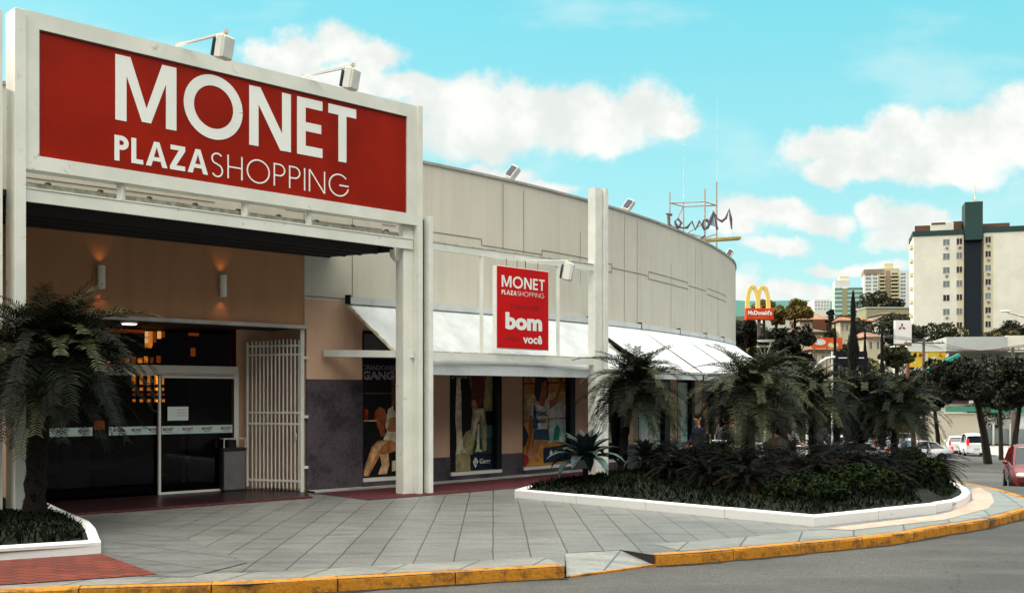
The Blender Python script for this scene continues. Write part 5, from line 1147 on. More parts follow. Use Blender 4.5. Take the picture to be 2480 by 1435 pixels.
# ================================================================== cars
mat('paint_white', (.72,.74,.78), .25, spec=.5); mat('paint_red', (.16,.008,.006), .22, spec=.6); mat('paint_silver', (.35,.36,.38), .3, metal=.4); mat('paint_dark', (.02,.02,.03), .3, spec=.5)
mat('car_glass', (.01,.012,.02), .08, spec=.6); mat('tyre', (.012,.012,.012), .9); mat('rim', (.35,.35,.36), .4, metal=.6); mat('lamp_red', (.5,.01,.01), .3, emit=(1,.02,.01), es=.8); mat('lamp_clear', (.7,.7,.66), .2); mat('trim_black', (.01,.01,.012), .6); mat('plate', (.45,.45,.45), .5)
def car(label, px, Y, heading, paint='paint_white', kind='hatch', x=None, group='cars on the street'):
    if x is None: x = (px-CX)/F*Y
    z = g(x, Y)-.12; t = thing('parked_car' if kind != 'sedan_moving' else 'car', label, 'car' if kind != 'van' else 'van', (x,Y,z), group); ca, sa_ = math.cos(heading), math.sin(heading)
    def L(f_, s_, u): return Vector((x+ca*f_-sa_*s_, Y+sa_*f_+ca*s_, z+u))
    if kind == 'van': st = [(-2.0,.80,.35,1.00),(-1.95,.83,.25,1.05),(-1.2,.85,.22,1.05),(0,.86,.22,1.02),(1.1,.85,.22,.98),(1.7,.82,.25,.88),(2.05,.72,.32,.70)]; roof = [(-1.96,.74,1.02),(-1.86,.72,1.62),(-.9,.72,1.78),(.3,.71,1.74),(1.25,.66,1.0)]
    elif kind == 'hatch': st = [(-1.95,.76,.38,.86),(-1.88,.82,.26,.95),(-1.2,.84,.22,.98),(0,.85,.22,.95),(.95,.84,.22,.92),(1.6,.81,.26,.80),(1.98,.68,.34,.62)]; roof = [(-1.80,.70,.95),(-1.45,.66,1.36),(-.6,.64,1.47),(.25,.62,1.42),(1.0,.62,.93)]
    else: st = [(-2.15,.74,.40,.85),(-2.05,.81,.28,.93),(-1.2,.84,.22,.95),(0,.85,.22,.93),(1.0,.84,.22,.90),(1.75,.80,.26,.78),(2.15,.66,.34,.60)]; roof = [(-1.55,.66,.93),(-1.0,.62,1.34),(-.4,.61,1.42),(.3,.60,1.38),(1.05,.62,.91)]
    rows = []
    for (f_, w_, zl, zb) in st:
        pr_ = [(w_*.90,zl),(w_,zl+.14),(w_*1.01,(zl+zb)/2+.06),(w_*.95,zb-.03),(w_*.82,zb+.01),(w_*.4,zb+.03)]; rows.append([L(f_,s_,u_) for s_, u_ in pr_]+[L(f_,-s_,u_) for s_, u_ in pr_[::-1]])
    b = MB(); nr = len(rows[0]); vs_ = [v for r in rows for v in r]; b.mesh(vs_, [(i*nr+j, i*nr+j+1, (i+1)*nr+j+1, (i+1)*nr+j) for i in range(len(rows)-1) for j in range(nr-1)], paint, True); b.face(rows[0][::-1], paint); b.face(rows[-1], paint)
    # roof shell
    rr_ = []
    for (f_, w_, u_) in roof: rr_.append([L(f_,w_,u_-.04), L(f_,w_*.8,u_), L(f_,0,u_+.025), L(f_,-w_*.8,u_), L(f_,-w_,u_-.04)])
    for i in range(1, len(rr_)-2):
        for j in range(4): b.face([rr_[i][j],rr_[i][j+1],rr_[i+1][j+1],rr_[i+1][j]], paint, True)
    for sg in (1,-1):                                     # pillars
        def S(i, k=1.0): f_, w_, u_ = roof[i]; return L(f_, sg*(w_ if 0 < i < 4 else w_+.08), u_-.04)
        for i0_, i1_ in ((0,1),(4,3)): b.bar(S(i0_), S(i1_), .06, .06, paint)
        f2 = roof[2][0]; b.bar(L(f2,sg*.80,.95), L(f2,sg*.655,roof[2][2]-.05), .05, .07, paint)
    b.build('body', t)
    b = MB()
    for sg in (1,-1):
        low = [L(roof[0][0]+.02, sg*.775, .93), L(roof[4][0]-.02, sg*.765, .90)]; up = [L(roof[i][0], sg*roof[i][1]*.985, roof[i][2]-.05) for i in (3,2,1)]; b.face(low+up, 'car_glass')
    b.build('side_windows', t)
    b = MB(); b.face([L(roof[4][0],.66,.92), L(roof[4][0],-.66,.92), L(roof[3][0],-roof[3][1]*.95,roof[3][2]-.02), L(roof[3][0],roof[3][1]*.95,roof[3][2]-.02)], 'car_glass'); b.build('windscreen', t)
    b = MB(); b.face([L(roof[0][0]-.01,.66,.97), L(roof[0][0]-.01,-.66,.97), L(roof[1][0]-.01,-roof[1][1]*.92,roof[1][2]-.05), L(roof[1][0]-.01,roof[1][1]*.92,roof[1][2]-.05)], 'car_glass'); b.build('rear_window', t)
    for f_ in (-1.25, 1.25):
        for sg in (1,-1):
            b = MB(); c = L(f_, sg*.80, .31); ax_ = L(f_, sg*.88, .31)-c; b.tube([c-ax_*1.2, c+ax_*.9], .31, 'tyre', 20, smooth=False); w_ = b.build('wheel', t)
            b = MB(); b.tube([c+ax_*.85, c+ax_*1.05], [.20,.18], 'rim', 12, smooth=False); b.build('rim', w_)
            b = MB(); b.tube([c-ax_*.8, c+ax_*.62], .37, 'trim_black', 20, smooth=False); b.build('wheel_arch', t)
    fx = st[-1][0]; bx_ = st[0][0]
    for sg in (1,-1):
        b = MB(); b.ball(L(fx-.10,sg*.56,.66), (.16,.13,.09), 'lamp_clear', 12, 8); b.build('headlight', t)
        b = MB(); b.box(L(bx_+.0,sg*.66,.92 if kind != 'van' else 1.15), (.10,.17,.22 if kind != 'van' else .5), 'lamp_red', heading); b.build('taillight', t)
        b = MB(); b.ball(L(.85,sg*.93,.98), (.07,.09,.06), paint, 10, 6); b.build('wing_mirror', t)
    b = MB(); b.box(L(fx-.02,0,.40), (.10,1.25,.16), 'trim_black', heading); b.box(L(fx-.04,0,.58), (.06,.7,.08), 'trim_black', heading); b.build('front_bumper', t)
    b = MB(); b.box(L(bx_-.01,0,.42), (.10,1.35,.18), paint, heading); b.box(L(bx_-.065,0,.62), (.012,.42,.13), 'plate', heading); b.build('rear_bumper', t)
    return t
# ================================================================== street beyond
X_red = (2512-CX)/F*32
car('red car with cream highlights driving in at the right edge of the picture', 0, 32.0, R(-112), 'paint_red', 'hatch', x=X_red)
car('white van with a glowing red tail lamp parked behind the far kerb', 2356, 84, R(75), 'paint_white', 'van')
car('white hatchback parked just left of the white van', 2318, 90, R(70), 'paint_white', 'hatch')
car('white saloon on the side street right of the palms', 2218, 66, R(196), 'paint_white', 'sedan')
car('pale car half hidden behind the palms of the planting island', 2050, 60, R(190), 'paint_silver', 'sedan')
for i, (px, Y, pt, lb) in enumerate(((2048,95,'paint_red','small red car below the dark traffic board'),(2052,82,'paint_white','white car below the small red one'),(2005,88,'paint_white','white car left of the dark traffic board post'),(2165,100,'paint_silver','silver car far up the street beside the thin cypress'))): car(lb, px, Y, R(100+i*25), pt, 'hatch')
# far kerb and island of the street
FK = [G(px, py, -.0) for px, py in ((2180,1095),(2260,1088),(2300,1090),(2390,1097),(2480,1112),(2600,1135))]
kerb('far_kerb', [(p.x, p.y) for p in FK], .35, .02, -.25, 'kerb_white', 3.0)
pl_ = [(p.x, p.y) for p in FK]+[(48,80),(60,104),(34,104)]
sheet('far_pavement', [(p.x, p.y) for p in FK]+[(70,62),(70,104),(26,104)], .0, 'concrete', 6)

# ================================================================== background: buildings
for n_, c_ in dict(apt_wall=(.86,.85,.74), apt_dark=(.035,.075,.075), apt_dark2=(.012,.02,.03), apt_cream=(.74,.68,.48), win_grey=(.20,.24,.25), win_dark=(.05,.03,.035), win_frame=(.60,.62,.58), brown_band=(.16,.08,.05), tower_white=(.76,.80,.77), tower_cream=(.62,.57,.38), tower_shaft=(.32,.25,.20), glassgreen=(.50,.66,.60), bandteal=(.16,.34,.31), olive=(.34,.34,.20), tile=(.30,.16,.10), tile_dark=(.16,.11,.08), tile_red=(.36,.13,.06), stucco=(.55,.50,.36), stucco_white=(.66,.68,.64), brownwood=(.16,.06,.035), slabgrey=(.50,.53,.52), board_red=(.60,.09,.02), board_orange=(.70,.18,.04), pylon=(.82,.82,.80), logo_dark=(.20,.02,.08), arch_yellow=(.88,.66,.20), arch_red=(.62,.05,.012), board_navy=(.006,.006,.012), pole_conc=(.12,.10,.09), collage_y=(.62,.42,.03), greenstrip=(.03,.25,.20), shopgreen=(.05,.22,.15), beige_wall=(.50,.46,.37)).items(): C(n_, *c_, rough=.8, var=.12, vscale=.3)
mat('window_glass', (.03,.05,.06), .15, spec=.5)
class Frame:
    """a local building frame: u along the front, d into the depth"""
    def __init__(s, px, Y, rot=0.0, z=None):
        s.x = (px-CX)/F*Y; s.y = Y; s.U = Vector((math.cos(rot), math.sin(rot), 0)); s.D = Vector((-math.sin(rot), math.cos(rot), 0)); s.rot = rot; s.z = z if z is not None else g(s.x, Y)
    def p(s, u, d, z): v = Vector((s.x, s.y, 0))+s.U*u+s.D*d; return Vector((v.x, v.y, z))
    def u(s, px, d=0.0): a = (px-CX)/F; o = s.p(0,d,0); return (a*o.y-o.x)/(s.U.x-a*s.U.y)
    def zz(s, px, py, d=0.0): return EYE+(HY-py)/F*s.p(s.u(px,d),d,0).y
    def box(s, b, u0, u1, d0, d1, z0, z1, m): b.box(s.p((u0+u1)/2,(d0+d1)/2,(z0+z1)/2), (abs(u1-u0),abs(d1-d0),abs(z1-z0)), m, s.rot)
def window(fr_, par, u0, u1, z0, z1, glass='window_glass', frame='win_frame', d=0.0, mull=1):
    b = MB(); t_ = min(.09, (u1-u0)*.12)
    fr_.box(b, u0, u1, d-.05, d+.0, z0-t_, z0, frame); fr_.box(b, u0, u1, d-.05, d+.0, z1, z1+t_, frame); fr_.box(b, u0, u0+t_, d-.048, d+.0, z0+.001, z1-.001, frame); fr_.box(b, u1-t_, u1, d-.048, d+.0, z0+.001, z1-.001, frame)
    for k in range(mull): uu = u0+(u1-u0)*(k+1)/(mull+1); fr_.box(b, uu-t_/2, uu+t_/2, d-.046, d, z0+.001, z1-.001, frame)
    fr_.box(b, u0+t_, u1-t_, d-.02, d-.005, z0+.001, z1-.001, glass); return b.build('window', par)
def body(fr_, par, u0, u1, d0, d1, z0, z1, m, name='wall'): b = MB(); fr_.box(b, u0, u1, d0, d1, z0, z1, m); return b.build(name, par)
# tall apartment block
fa = Frame(2212, 221, R(-17)); ap = thing('apartment_block', 'tall pale apartment block with a dark central stripe at the right', 'building', (fa.x, fa.y, fa.z))
U1 = fa.u(2600); zr = fa.zz(2212, 572); zb0 = fa.z-3
body(fa, ap, 0, fa.u(2334), 0, 12, zb0, zr, 'apt_wall'); body(fa, ap, fa.u(2334), fa.u(2382), 1.0, 12, zb0, zr-.1, 'apt_cream'); body(fa, ap, fa.u(2382), U1, 0, 12, zb0, zr+.2, 'apt_wall')
body(fa, ap, fa.u(2318)+.0, fa.u(2334), -.04, .5, zb0, zr-.3, 'apt_cream', 'recess_wall'); body(fa, ap, fa.u(2382), fa.u(2405), -.04, .5, zb0, zr-.3, 'apt_cream', 'recess_wall')
body(fa, ap, -.15, fa.u(2336), -.15, 12.1, zr+.01, zr+1.0, 'apt_dark', 'parapet'); body(fa, ap, fa.u(2378), U1+.1, -.15, 12.1, zr+.21, zr+1.25, 'apt_dark', 'parapet')
zs_ = fa.zz(2356, 490); body(fa, ap, fa.u(2336), fa.u(2379), -.9, 5, fa.zz(2356,580,-.9), zs_, 'apt_dark', 'tower'); body(fa, ap, fa.u(2337), fa.u(2377), -.35, .9, zb0, fa.zz(2356,580)-.01, 'apt_dark2', 'stripe')
body(fa, ap, fa.u(2256), fa.u(2312), 2, 9, zr+1, fa.zz(2280,536), 'apt_wall', 'penthouse'); body(fa, ap, fa.u(2258), fa.u(2292), 1.9, 9.1, fa.zz(2280,539), fa.zz(2280,535), 'brown_band', 'penthouse_roof'); body(fa, ap, fa.u(2312), fa.u(2333), 2.5, 9, zr+1, fa.zz(2320,531), 'brown_band', 'penthouse')
body(fa, ap, fa.u(2384), fa.u(2448), 2, 9, zr+1.2, fa.zz(2415,546), 'apt_cream', 'penthouse'); body(fa, ap, fa.u(2382), fa.u(2449), 1.9, 9.1, fa.zz(2415,545.9), fa.zz(2415,537), 'brown_band', 'penthouse_roof')
body(fa, ap, fa.u(2216), fa.u(2254), .6, .8, zr+1.0, fa.zz(2235,545), 'brown_band', 'balcony')
b = MB(); b.tube([fa.p(fa.u(2364),2,zs_), fa.p(fa.u(2364),2,fa.zz(2364,445))], .10, 'tower_white', 6); b.build('antenna', ap); body(fa, ap, fa.u(2356), fa.u(2370), 1, 3, zs_+.01, fa.zz(2362,481), 'apt_cream', 'water_tank')
rows = [586,620,653.6,687,720.5,754.5,788]; rnd = random.Random(4)
for k, y in enumerate(rows):
    for (pc, hw, dd) in ((2292,8.5,0),(2323.5,7.5,-.04),(2393,7.5,-.04)):
        zc_ = fa.zz(2300, y-.5*(pc-2300)*.04); window(fa, ap, fa.u(pc-hw), fa.u(pc+hw), zc_-.60, zc_+.60, rnd.choice(['win_grey','win_dark','win_grey'] if pc < 2300 else ['win_dark','win_grey','win_dark']), d=dd)
        if rnd.random() < .4: b = MB(); fa.box(b, fa.u(pc-2), fa.u(pc+5), dd-.4, dd-.051, zc_-1.15, zc_-.8, 'win_frame'); b.build('air_conditioner', ap)
for k in range(8):                                     # small balconies on the bright flank
    z_ = fa.zz(2212, 590+k*33.4); b = MB(); fa.box(b, -.5, -.001, 1.5, 4.5, z_-.8, z_-.1, 'apt_cream'); b.build('side_balcony', ap)
# residential tower with balconies
ft = Frame(2093, 350, R(-14)); tw = thing('residential_tower', 'cream residential tower with stacked balconies behind the apartment block', 'building', (ft.x,ft.y,ft.z)); zt_ = ft.zz(2093, 658); z0_ = ft.z-4
body(ft, tw, 0, ft.u(2127), 0, 10, z0_, zt_, 'tower_white'); body(ft, tw, ft.u(2127)+.01, ft.u(2178), 0, 10, z0_, ft.zz(2150,650), 'tower_cream'); body(ft, tw, ft.u(2178)+.01, ft.u(2202), .2, 10, z0_, zt_, 'tower_white')
body(ft, tw, ft.u(2145), ft.u(2156), -.3, 0, z0_, ft.zz(2150,655), 'tower_shaft', 'shaft'); body(ft, tw, ft.u(2143), ft.u(2165), 2, 8, ft.zz(2150,649), ft.zz(2150,636), 'tower_cream', 'lift_housing'); body(ft, tw, -.1, ft.u(2142), -.12, 10, zt_-.8, zt_+.8, 'tower_shaft', 'parapet')
for k in range(9):
    y = 665+k*8.8; z_ = ft.zz(2130, y)
    for (a_, c_) in ((2129,2144),(2157,2177)):
        b = MB(); ft.box(b, ft.u(a_), ft.u(c_), -1.0, -.01, z_-.65, z_-.15, 'tower_cream'); b.build('balcony', tw); window(ft, tw, ft.u(a_+2), ft.u(c_-2), z_-.14, z_+.48, 'win_dark', 'tower_cream')
    for (a_, c_) in ((2096,2110),(2114,2125),(2181,2194)): window(ft, tw, ft.u(a_), ft.u(c_), z_-.25, z_+.35, 'win_grey', 'tower_white', d=.2 if a_ > 2170 else 0)
# glass office tower
fg = Frame(2022, 330, R(-12)); gt_ = thing('glass_tower', 'pale green banded office tower with a stepped top', 'building', (fg.x,fg.y,fg.z)); z0_ = fg.z-4
body(fg, gt_, 0, fg.u(2090), 0, 10, z0_, fg.zz(2050,697), 'glassgreen'); body(fg, gt_, 0.1, fg.u(2058), .3, 9, fg.zz(2050,696.9), fg.zz(2040,678), 'tower_white', 'upper_block'); body(fg, gt_, fg.u(2034), fg.u(2056), 1, 7, fg.zz(2040,677.9), fg.zz(2040,668), 'apt_cream', 'roof_house'); body(fg, gt_, fg.u(2040), fg.u(2052), -.2, 0, z0_, fg.zz(2050,698), 'olive', 'shaft')
for k in range(7): z_ = fg.zz(2050, 698+k*10.6); body(fg, gt_, -.1, fg.u(2039.8), -.15, -.01, z_-.22, z_+.22, 'bandteal', 'floor_band'); body(fg, gt_, fg.u(2052.2), fg.u(2090), -.15, -.01, z_-.22, z_+.22, 'bandteal', 'floor_band')
fg2 = Frame(1972, 380, 0); m2 = thing('distant_block', 'small pale distant block left of the green banded tower', 'building', (fg2.x,fg2.y,fg2.z)); body(fg2, m2, 0, fg2.u(2010), 0, 10, fg2.z-4, fg2.zz(1980,725), 'tower_white')
for r_ in range(3):
    for c_ in range(5): window(fg2, m2, fg2.u(1974+c_*7), fg2.u(1979+c_*7), fg2.zz(1980,733+r_*8), fg2.zz(1980,729+r_*8), 'win_grey', 'tower_white')
fo = Frame(2098, 290, 0); ow = thing('retaining_building', 'plain olive windowless building below the cream tower', 'building', (fo.x,fo.y,fo.z)); body(fo, ow, 0, fo.u(2202), 0, 8, fo.z-6, fo.zz(2150,746), 'olive'); b = MB(); fo.box(b, -.2, fo.u(2203), -.2, 8.2, fo.zz(2150,745.8), fo.zz(2150,743), 'slabgrey'); b.build('coping', ow)
def house(label, px0, px1, ywall, ybase, yridge, Y, roofm, wallm, rot=0.0, nwin=3, gable=False, dep=8, over=.5, veranda=None):
    f_ = Frame(px0, Y, rot); t = thing('house', label, 'house', (f_.x,f_.y,f_.z)); u1 = f_.u(px1); zw = f_.zz((px0+px1)/2, ywall); zb = min(f_.zz((px0+px1)/2, ybase), f_.z+2)-1.5; zr_ = f_.zz((px0+px1)/2, yridge)
    body(f_, t, 0, u1, 0, dep, zb-2, zw, wallm); b = MB()
    A_ = [f_.p(-over,-over,zw), f_.p(u1+over,-over,zw), f_.p(u1+over,dep+over,zw), f_.p(-over,dep+over,zw)]
    if gable: r0, r1 = f_.p(u1/2,-over,zr_), f_.p(u1/2,dep+over,zr_); b.face([A_[0],r0,r1,A_[3]], roofm); b.face([A_[1],A_[2],r1,r0], roofm); b.face([A_[0],A_[1],r0], wallm); b.bar(A_[0],r0,.25,.2,'tile_dark'); b.bar(A_[1],r0,.25,.2,'tile_dark')
    else:
        r0, r1 = f_.p(min(dep/2,u1*.3),dep/2,zr_), f_.p(u1-min(dep/2,u1*.3),dep/2,zr_); b.face([A_[0],A_[1],r1,r0], roofm); b.face([A_[1],A_[2],r1], roofm); b.face([A_[2],A_[3],r0,r1], roofm); b.face([A_[3],A_[0],r0], roofm)
    b.face([v-Vector((0,0,.12)) for v in A_][::-1], 'tile_dark')
    for i in range(4): b.face([A_[i],A_[(i+1)%4],A_[(i+1)%4]-Vector((0,0,.12)),A_[i]-Vector((0,0,.12))], 'tile_dark')
    b.build('roof', t); hh = (zw-f_.zz((px0+px1)/2, ybase)); 
    for k in range(nwin):
        uc = u1*(k+.5)/nwin; w_ = u1/nwin*.22; 
        for lv in range(max(1, int(hh/2.8))): zc_ = zw-1.2-lv*2.8; window(f_, t, uc-w_, uc+w_, zc_-.5, zc_+.5, 'win_dark', 'win_frame')
    if veranda: a_, c_ = veranda; b = MB(); f_.box(b, f_.u(a_), f_.u(c_), -1.2, -.01, zw-2.4, zw-.15, 'brownwood'); b.build('veranda', t)
    return t
house('house with a wide tiled roof and brown veranda right of the yellow arches', 1937, 2008, 773, 789, 756, 185, 'tile', 'stucco', R(-8), 2, veranda=(1968,2006))
house('long low tiled house below the veranda house', 1908, 1994, 803, 822, 790, 165, 'tile_dark', 'stucco', R(-6), 4)
house('pale two storey house with red tiled roof behind the tallest cypress', 2035, 2068, 775, 832, 763, 175, 'tile_red', 'stucco', R(-5), 3)
house('cream house with red tiled roof right of the tallest cypress', 2072, 2112, 777, 835, 766, 185, 'tile_red', 'stucco', R(-5), 3)
house('white gabled house beside the white pylon sign', 2130, 2190, 772, 810, 757, 190, 'tile_dark', 'stucco_white', R(-4), 2, gable=True)
house('white house behind the gabled one, its flat tiled roof just showing', 2136, 2198, 760, 790, 753, 215, 'tile_dark', 'stucco_white', 0, 3)
house('small cream house low on the slope left of the brown cypress', 2100, 2135, 815, 850, 800, 150, 'tile', 'stucco', 0, 2)
house('pale house half hidden by the golden tree', 1850, 1912, 752, 790, 742, 230, 'tile', 'stucco_white', 0, 3)
house('shop house below the orange billboard with a pale front', 1965, 2022, 845, 880, 838, 128, 'tile_red', 'stucco', 0, 3)
house('tiny red roofed house among trees at the left of the hillside', 1880, 1935, 778, 800, 766, 260, 'tile_red', 'stucco', 0, 2)
# big flat grey commercial building and the low white one
fs = Frame(2292, 150, R(-12)); cb = thing('commercial_building', 'large flat grey commercial building in front of the apartment block', 'building', (fs.x,fs.y,fs.z)); body(fs, cb, 0, fs.u(2440), 0, 14, fs.zz(2350,850), fs.zz(2350,815), 'slabgrey', 'upper_storey'); body(fs, cb, fs.u(2440)+.01, fs.u(2580), .3, 14, fs.zz(2350,852), fs.zz(2350,813), 'apt_wall', 'upper_storey'); body(fs, cb, .5, fs.u(2580)-.5, 1, 13, fs.z-4, fs.zz(2350,850.2), 'stucco_white')
b = MB(); fs.box(b, -.2, fs.u(2440), -.25, -.02, fs.zz(2350,852), fs.zz(2350,849), 'brown_band'); b.build('fascia', cb)
for px in (2385,2402,2420,2455,2468): window(fs, cb, fs.u(px-5), fs.u(px+5), fs.zz(2400,878), fs.zz(2400,856), 'win_grey', 'stucco_white', d=1)
fs2 = Frame(2180, 140, 0); lw = thing('low_white_building', 'low white building with a rounded roof behind the picture board', 'building', (fs2.x,fs2.y,fs2.z)); body(fs2, lw, 0, fs2.u(2290), 0, 8, fs2.z-3, fs2.zz(2230,848), 'stucco_white'); b = MB()
N_ = 8; rp = [fs2.p(fs2.u(2180)+(fs2.u(2290)-fs2.u(2180))*k/N_, 0, fs2.zz(2230,848)+1.2*math.sin(math.pi*k/N_)) for k in range(N_+1)]; b.face(rp, 'stucco_white')
for k in range(N_): b.face([rp[k], rp[k+1], rp[k+1]+Vector((0,8,0)), rp[k]+Vector((0,8,0))], 'stucco_white')
b.build('roof', lw)
# shop on the far side of the street
fh = Frame(2250, 104, R(-10)); sh = thing('street_shop', 'pale shop with green bands across the street behind the parked van', 'building', (fh.x,fh.y,fh.z)); body(fh, sh, 0, fh.u(2372), 0, 9, fh.z-2, fh.zz(2300,1000), 'beige_wall'); body(fh, sh, fh.u(2288), fh.u(2600), 3, 12, fh.z-2, fh.zz(2400,955), 'stucco_white')
body(fh, sh, fh.u(2290), fh.u(2366), -.3, -.01, fh.zz(2300,996), fh.zz(2300,984), 'shopgreen', 'green_band'); body(fh, sh, fh.u(2372), fh.u(2600), 2.6, 2.99, fh.zz(2400,1000), fh.zz(2400,982), 'shopgreen', 'green_band'); body(fh, sh, fh.u(2292), fh.u(2362), 2.5, 2.98, fh.zz(2320,978), fh.zz(2320,968), 'win_dark', 'upper_windows')
body(fh, sh, fh.u(2376), fh.u(2590), 2.7, 2.98, fh.z+.1, fh.zz(2400,1040), 'win_grey', 'shopfront')
for k in range(9): b = MB(); u_ = fh.u(2378)+k*1.6; fh.box(b, u_, u_+.18, 2.4, 2.69, fh.z, fh.zz(2400,1025), 'stucco_white'); b.build('pillar', sh)
# ================================================================== background: signs, poles
fm = Frame(1808, 80, R(6)); ms = thing('arches_sign', 'tall street sign with two yellow arches over a red name board', 'sign', (fm.x,fm.y,fm.z))
u1 = fm.u(1874); b = MB(); fm.box(b, 0, u1, 0, .5, fm.zz(1840,774), fm.zz(1840,746), 'arch_red'); b.build('name_board', ms, bevel=.03)
f = quadf(fm.p(0,0,fm.zz(1840,774)), fm.p(u1,0,fm.zz(1840,774)), fm.p(0,0,fm.zz(1840,746)), .012, -fm.D); b = MB(); puttext(b, f, "McDonald's", .05, .93, .42, .82, 'letter_white', 2, .04); puttext(b, f, '24 HORAS', .25, .75, .12, .28, 'board_orange', 2, .02) if False else b.face([f(.28,.16,2),f(.74,.16,2),f(.74,.24,2),f(.28,.24,2)], 'board_orange'); b.build('lettering', ms)
b = MB()
for c_, k in ((1825.5,0),(1851,1)):
    uc = fm.u(c_); rx = (fm.u(1864)-fm.u(1838))/2; z0a = fm.zz(1840,745.5); hh = fm.zz(1840,694)-z0a; pts = [fm.p(uc+rx*math.cos(t)*(1 if True else 1), .25+.03*k, z0a+hh*(math.sin(t)**.80 if math.sin(t) > 0 else 0)) for t in [math.pi*i/28 for i in range(29)]]
    for p_, q_ in zip(pts, pts[1:]): b.bar(p_, q_, .30, .17, 'arch_yellow', up=tuple(fm.D))
b.build('arches', ms); b = MB(); b.tube([fm.p(u1/2,.25,fm.z-.5), fm.p(u1/2,.25,fm.zz(1840,774))], .14, 'pole_conc', 10); b.build('post', ms)
fy = Frame(2168, 130, 0); ps = thing('pylon_sign', 'white pylon sign with a dark three diamond emblem', 'sign', (fy.x,fy.y,fy.z)); u1 = fy.u(2208); zA_, zB_ = fy.zz(2190,832), fy.zz(2190,775); b = MB(); fy.box(b, 0, u1, 0, .5, zA_, zB_, 'pylon'); b.build('panel', ps); b = MB(); fy.box(b, 0, u1, -.02, .52, zA_-.25, zA_-.01, 'brown_band'); b.build('base_strip', ps)
b = MB(); cx_, cz_ = fy.u(2184.5), fy.zz(2190,789.5); r_ = .30
for a in (90,210,330):
    d1 = Vector((math.cos(R(a)), math.sin(R(a)))); s1 = Vector((-d1.y, d1.x)); q_ = [d1*0, d1*r_*.8+s1*r_*.42, d1*r_*1.6, d1*r_*.8-s1*r_*.42]; b.face([fy.p(cx_+v.x*1.1,-.02,cz_+v.y*1.1-.1) for v in q_], 'logo_dark')
b.build('emblem', ps); b = MB(); b.tube([fy.p(u1/2,.25,fy.z-.5), fy.p(u1/2,.25,zA_-.26)], .12, 'pole_conc', 8); b.build('post', ps)
fb = Frame(1966, 122, 0); rb = thing('orange_billboard', 'wide orange red billboard with pale oval patches on the slope', 'billboard', (fb.x,fb.y,fb.z)); u1 = fb.u(2040); b = MB(); fb.box(b, 0, u1, 0, .2, fb.zz(2000,843), fb.zz(2000,817), 'board_red'); b.build('panel', rb); f = quadf(fb.p(0,0,fb.zz(2000,843)), fb.p(u1,0,fb.zz(2000,843)), fb.p(0,0,fb.zz(2000,817)), .012, -fb.D)
b = MB(); b.face([f(u,v,1) for u, v in ellipse(.26,.58,.20,.28,20)], 'shirt'); b.face([f(u,v,1) for u, v in ellipse(.70,.32,.17,.26,20)], 'cream'); b.face([f(u,v,2) for u, v in ellipse(.70,.55,.10,.12,14)], 'board_orange'); b.build('print', rb)
for k in (.1,.5,.9): b = MB(); b.tube([fb.p(u1*k,.1,fb.z-.6), fb.p(u1*k,.1,fb.zz(2000,843))], .08, 'pole_conc', 6); b.build('post', rb)
fp = Frame(2202, 112, R(-6)); pb_ = thing('picture_board', 'yellow and black picture board behind the utility pole', 'billboard', (fp.x,fp.y,fp.z)); u1 = fp.u(2290); zA_, zB_ = fp.zz(2240,888), fp.zz(2240,851); b = MB(); fp.box(b, 0, u1, 0, .2, zA_, zB_, 'collage_y'); b.build('panel', pb_); f = quadf(fp.p(0,0,zA_), fp.p(u1,0,zA_), fp.p(0,0,zB_), .01, -fp.D); rnd = random.Random(8); b = MB()
for k in range(26): cu, cv = rnd.uniform(.08,.92), rnd.uniform(.25,.85); b.face([f(max(0,min(1,cu+rnd.uniform(.02,.08)*math.cos(a))), max(0,min(1,cv+rnd.uniform(.05,.2)*math.sin(a))), 1+k) for a in (0,1,2,3.1,4.2,5.2)], rnd.choice(['ink_black','shirt','paleteal','ink_black','redink','collage_y']))
b.build('print', pb_); b = MB(); fp.box(b, -.25, -.01, -.1, .3, fp.z-.5, zB_+.1, 'brownwood'); b.build('post', pb_); body(fp, pb_, 0, u1, -.05, .25, zB_+.01, zB_+.2, 'stucco_white', 'top_rail')
b = MB(); q0, q1 = fp.p(fp.u(2225),-3,fp.zz(2225,897,-3)), fp.p(fp.u(2302),-3,fp.zz(2302,860,-3)); b.bar(q0, q1, .8, .45, 'greenstrip'); b.bar(Vector((q0.x,q0.y,g(q0.x,q0.y))), q0, .1,.1,'pole_conc', up=(0,1,0)); b.bar(Vector((q1.x,q1.y,g(q1.x,q1.y))), q1, .1,.1,'pole_conc', up=(0,1,0)); o = b.build('sloping_awning', None, origin=q0); tag(o, 'sloping teal green awning in front of the picture board', 'awning')
# dark overhead traffic board on a curved white arm
fd = Frame(2024, 62, 0); tb = thing('traffic_board', 'dark overhead traffic board with a white line on a curved pale post', 'road sign', (fd.x,fd.y,fd.z)); u1 = fd.u(2100); b = MB(); fd.box(b, 0, u1, 0, .08, fd.zz(2060,885), fd.zz(2060,850), 'board_navy'); b.build('panel', tb); b = MB(); fd.box(b, .15, u1*.9, -.02, -.001, fd.zz(2060,867), fd.zz(2060,865), 'letter_white'); b.build('white_line', tb)
b = MB(); b.tube([fd.p(fd.u(x_), .15, fd.zz(x_, y_)) for x_, y_ in ((1957,925),(1966,903),(1976,890),(1990,875),(2004,867),(2022,864),(2060,864))], .075, 'white_steel', 8); b.tube([fd.p(fd.u(1957),.15,fd.z-.3), fd.p(fd.u(1957),.15,fd.zz(1957,925))], .09, 'white_steel', 8); b.tube([fd.p(fd.u(2018),.2,fd.z-.3), fd.p(fd.u(2018),.2,fd.zz(2018,850))], .06, 'white_steel', 8); b.build('arm', tb)
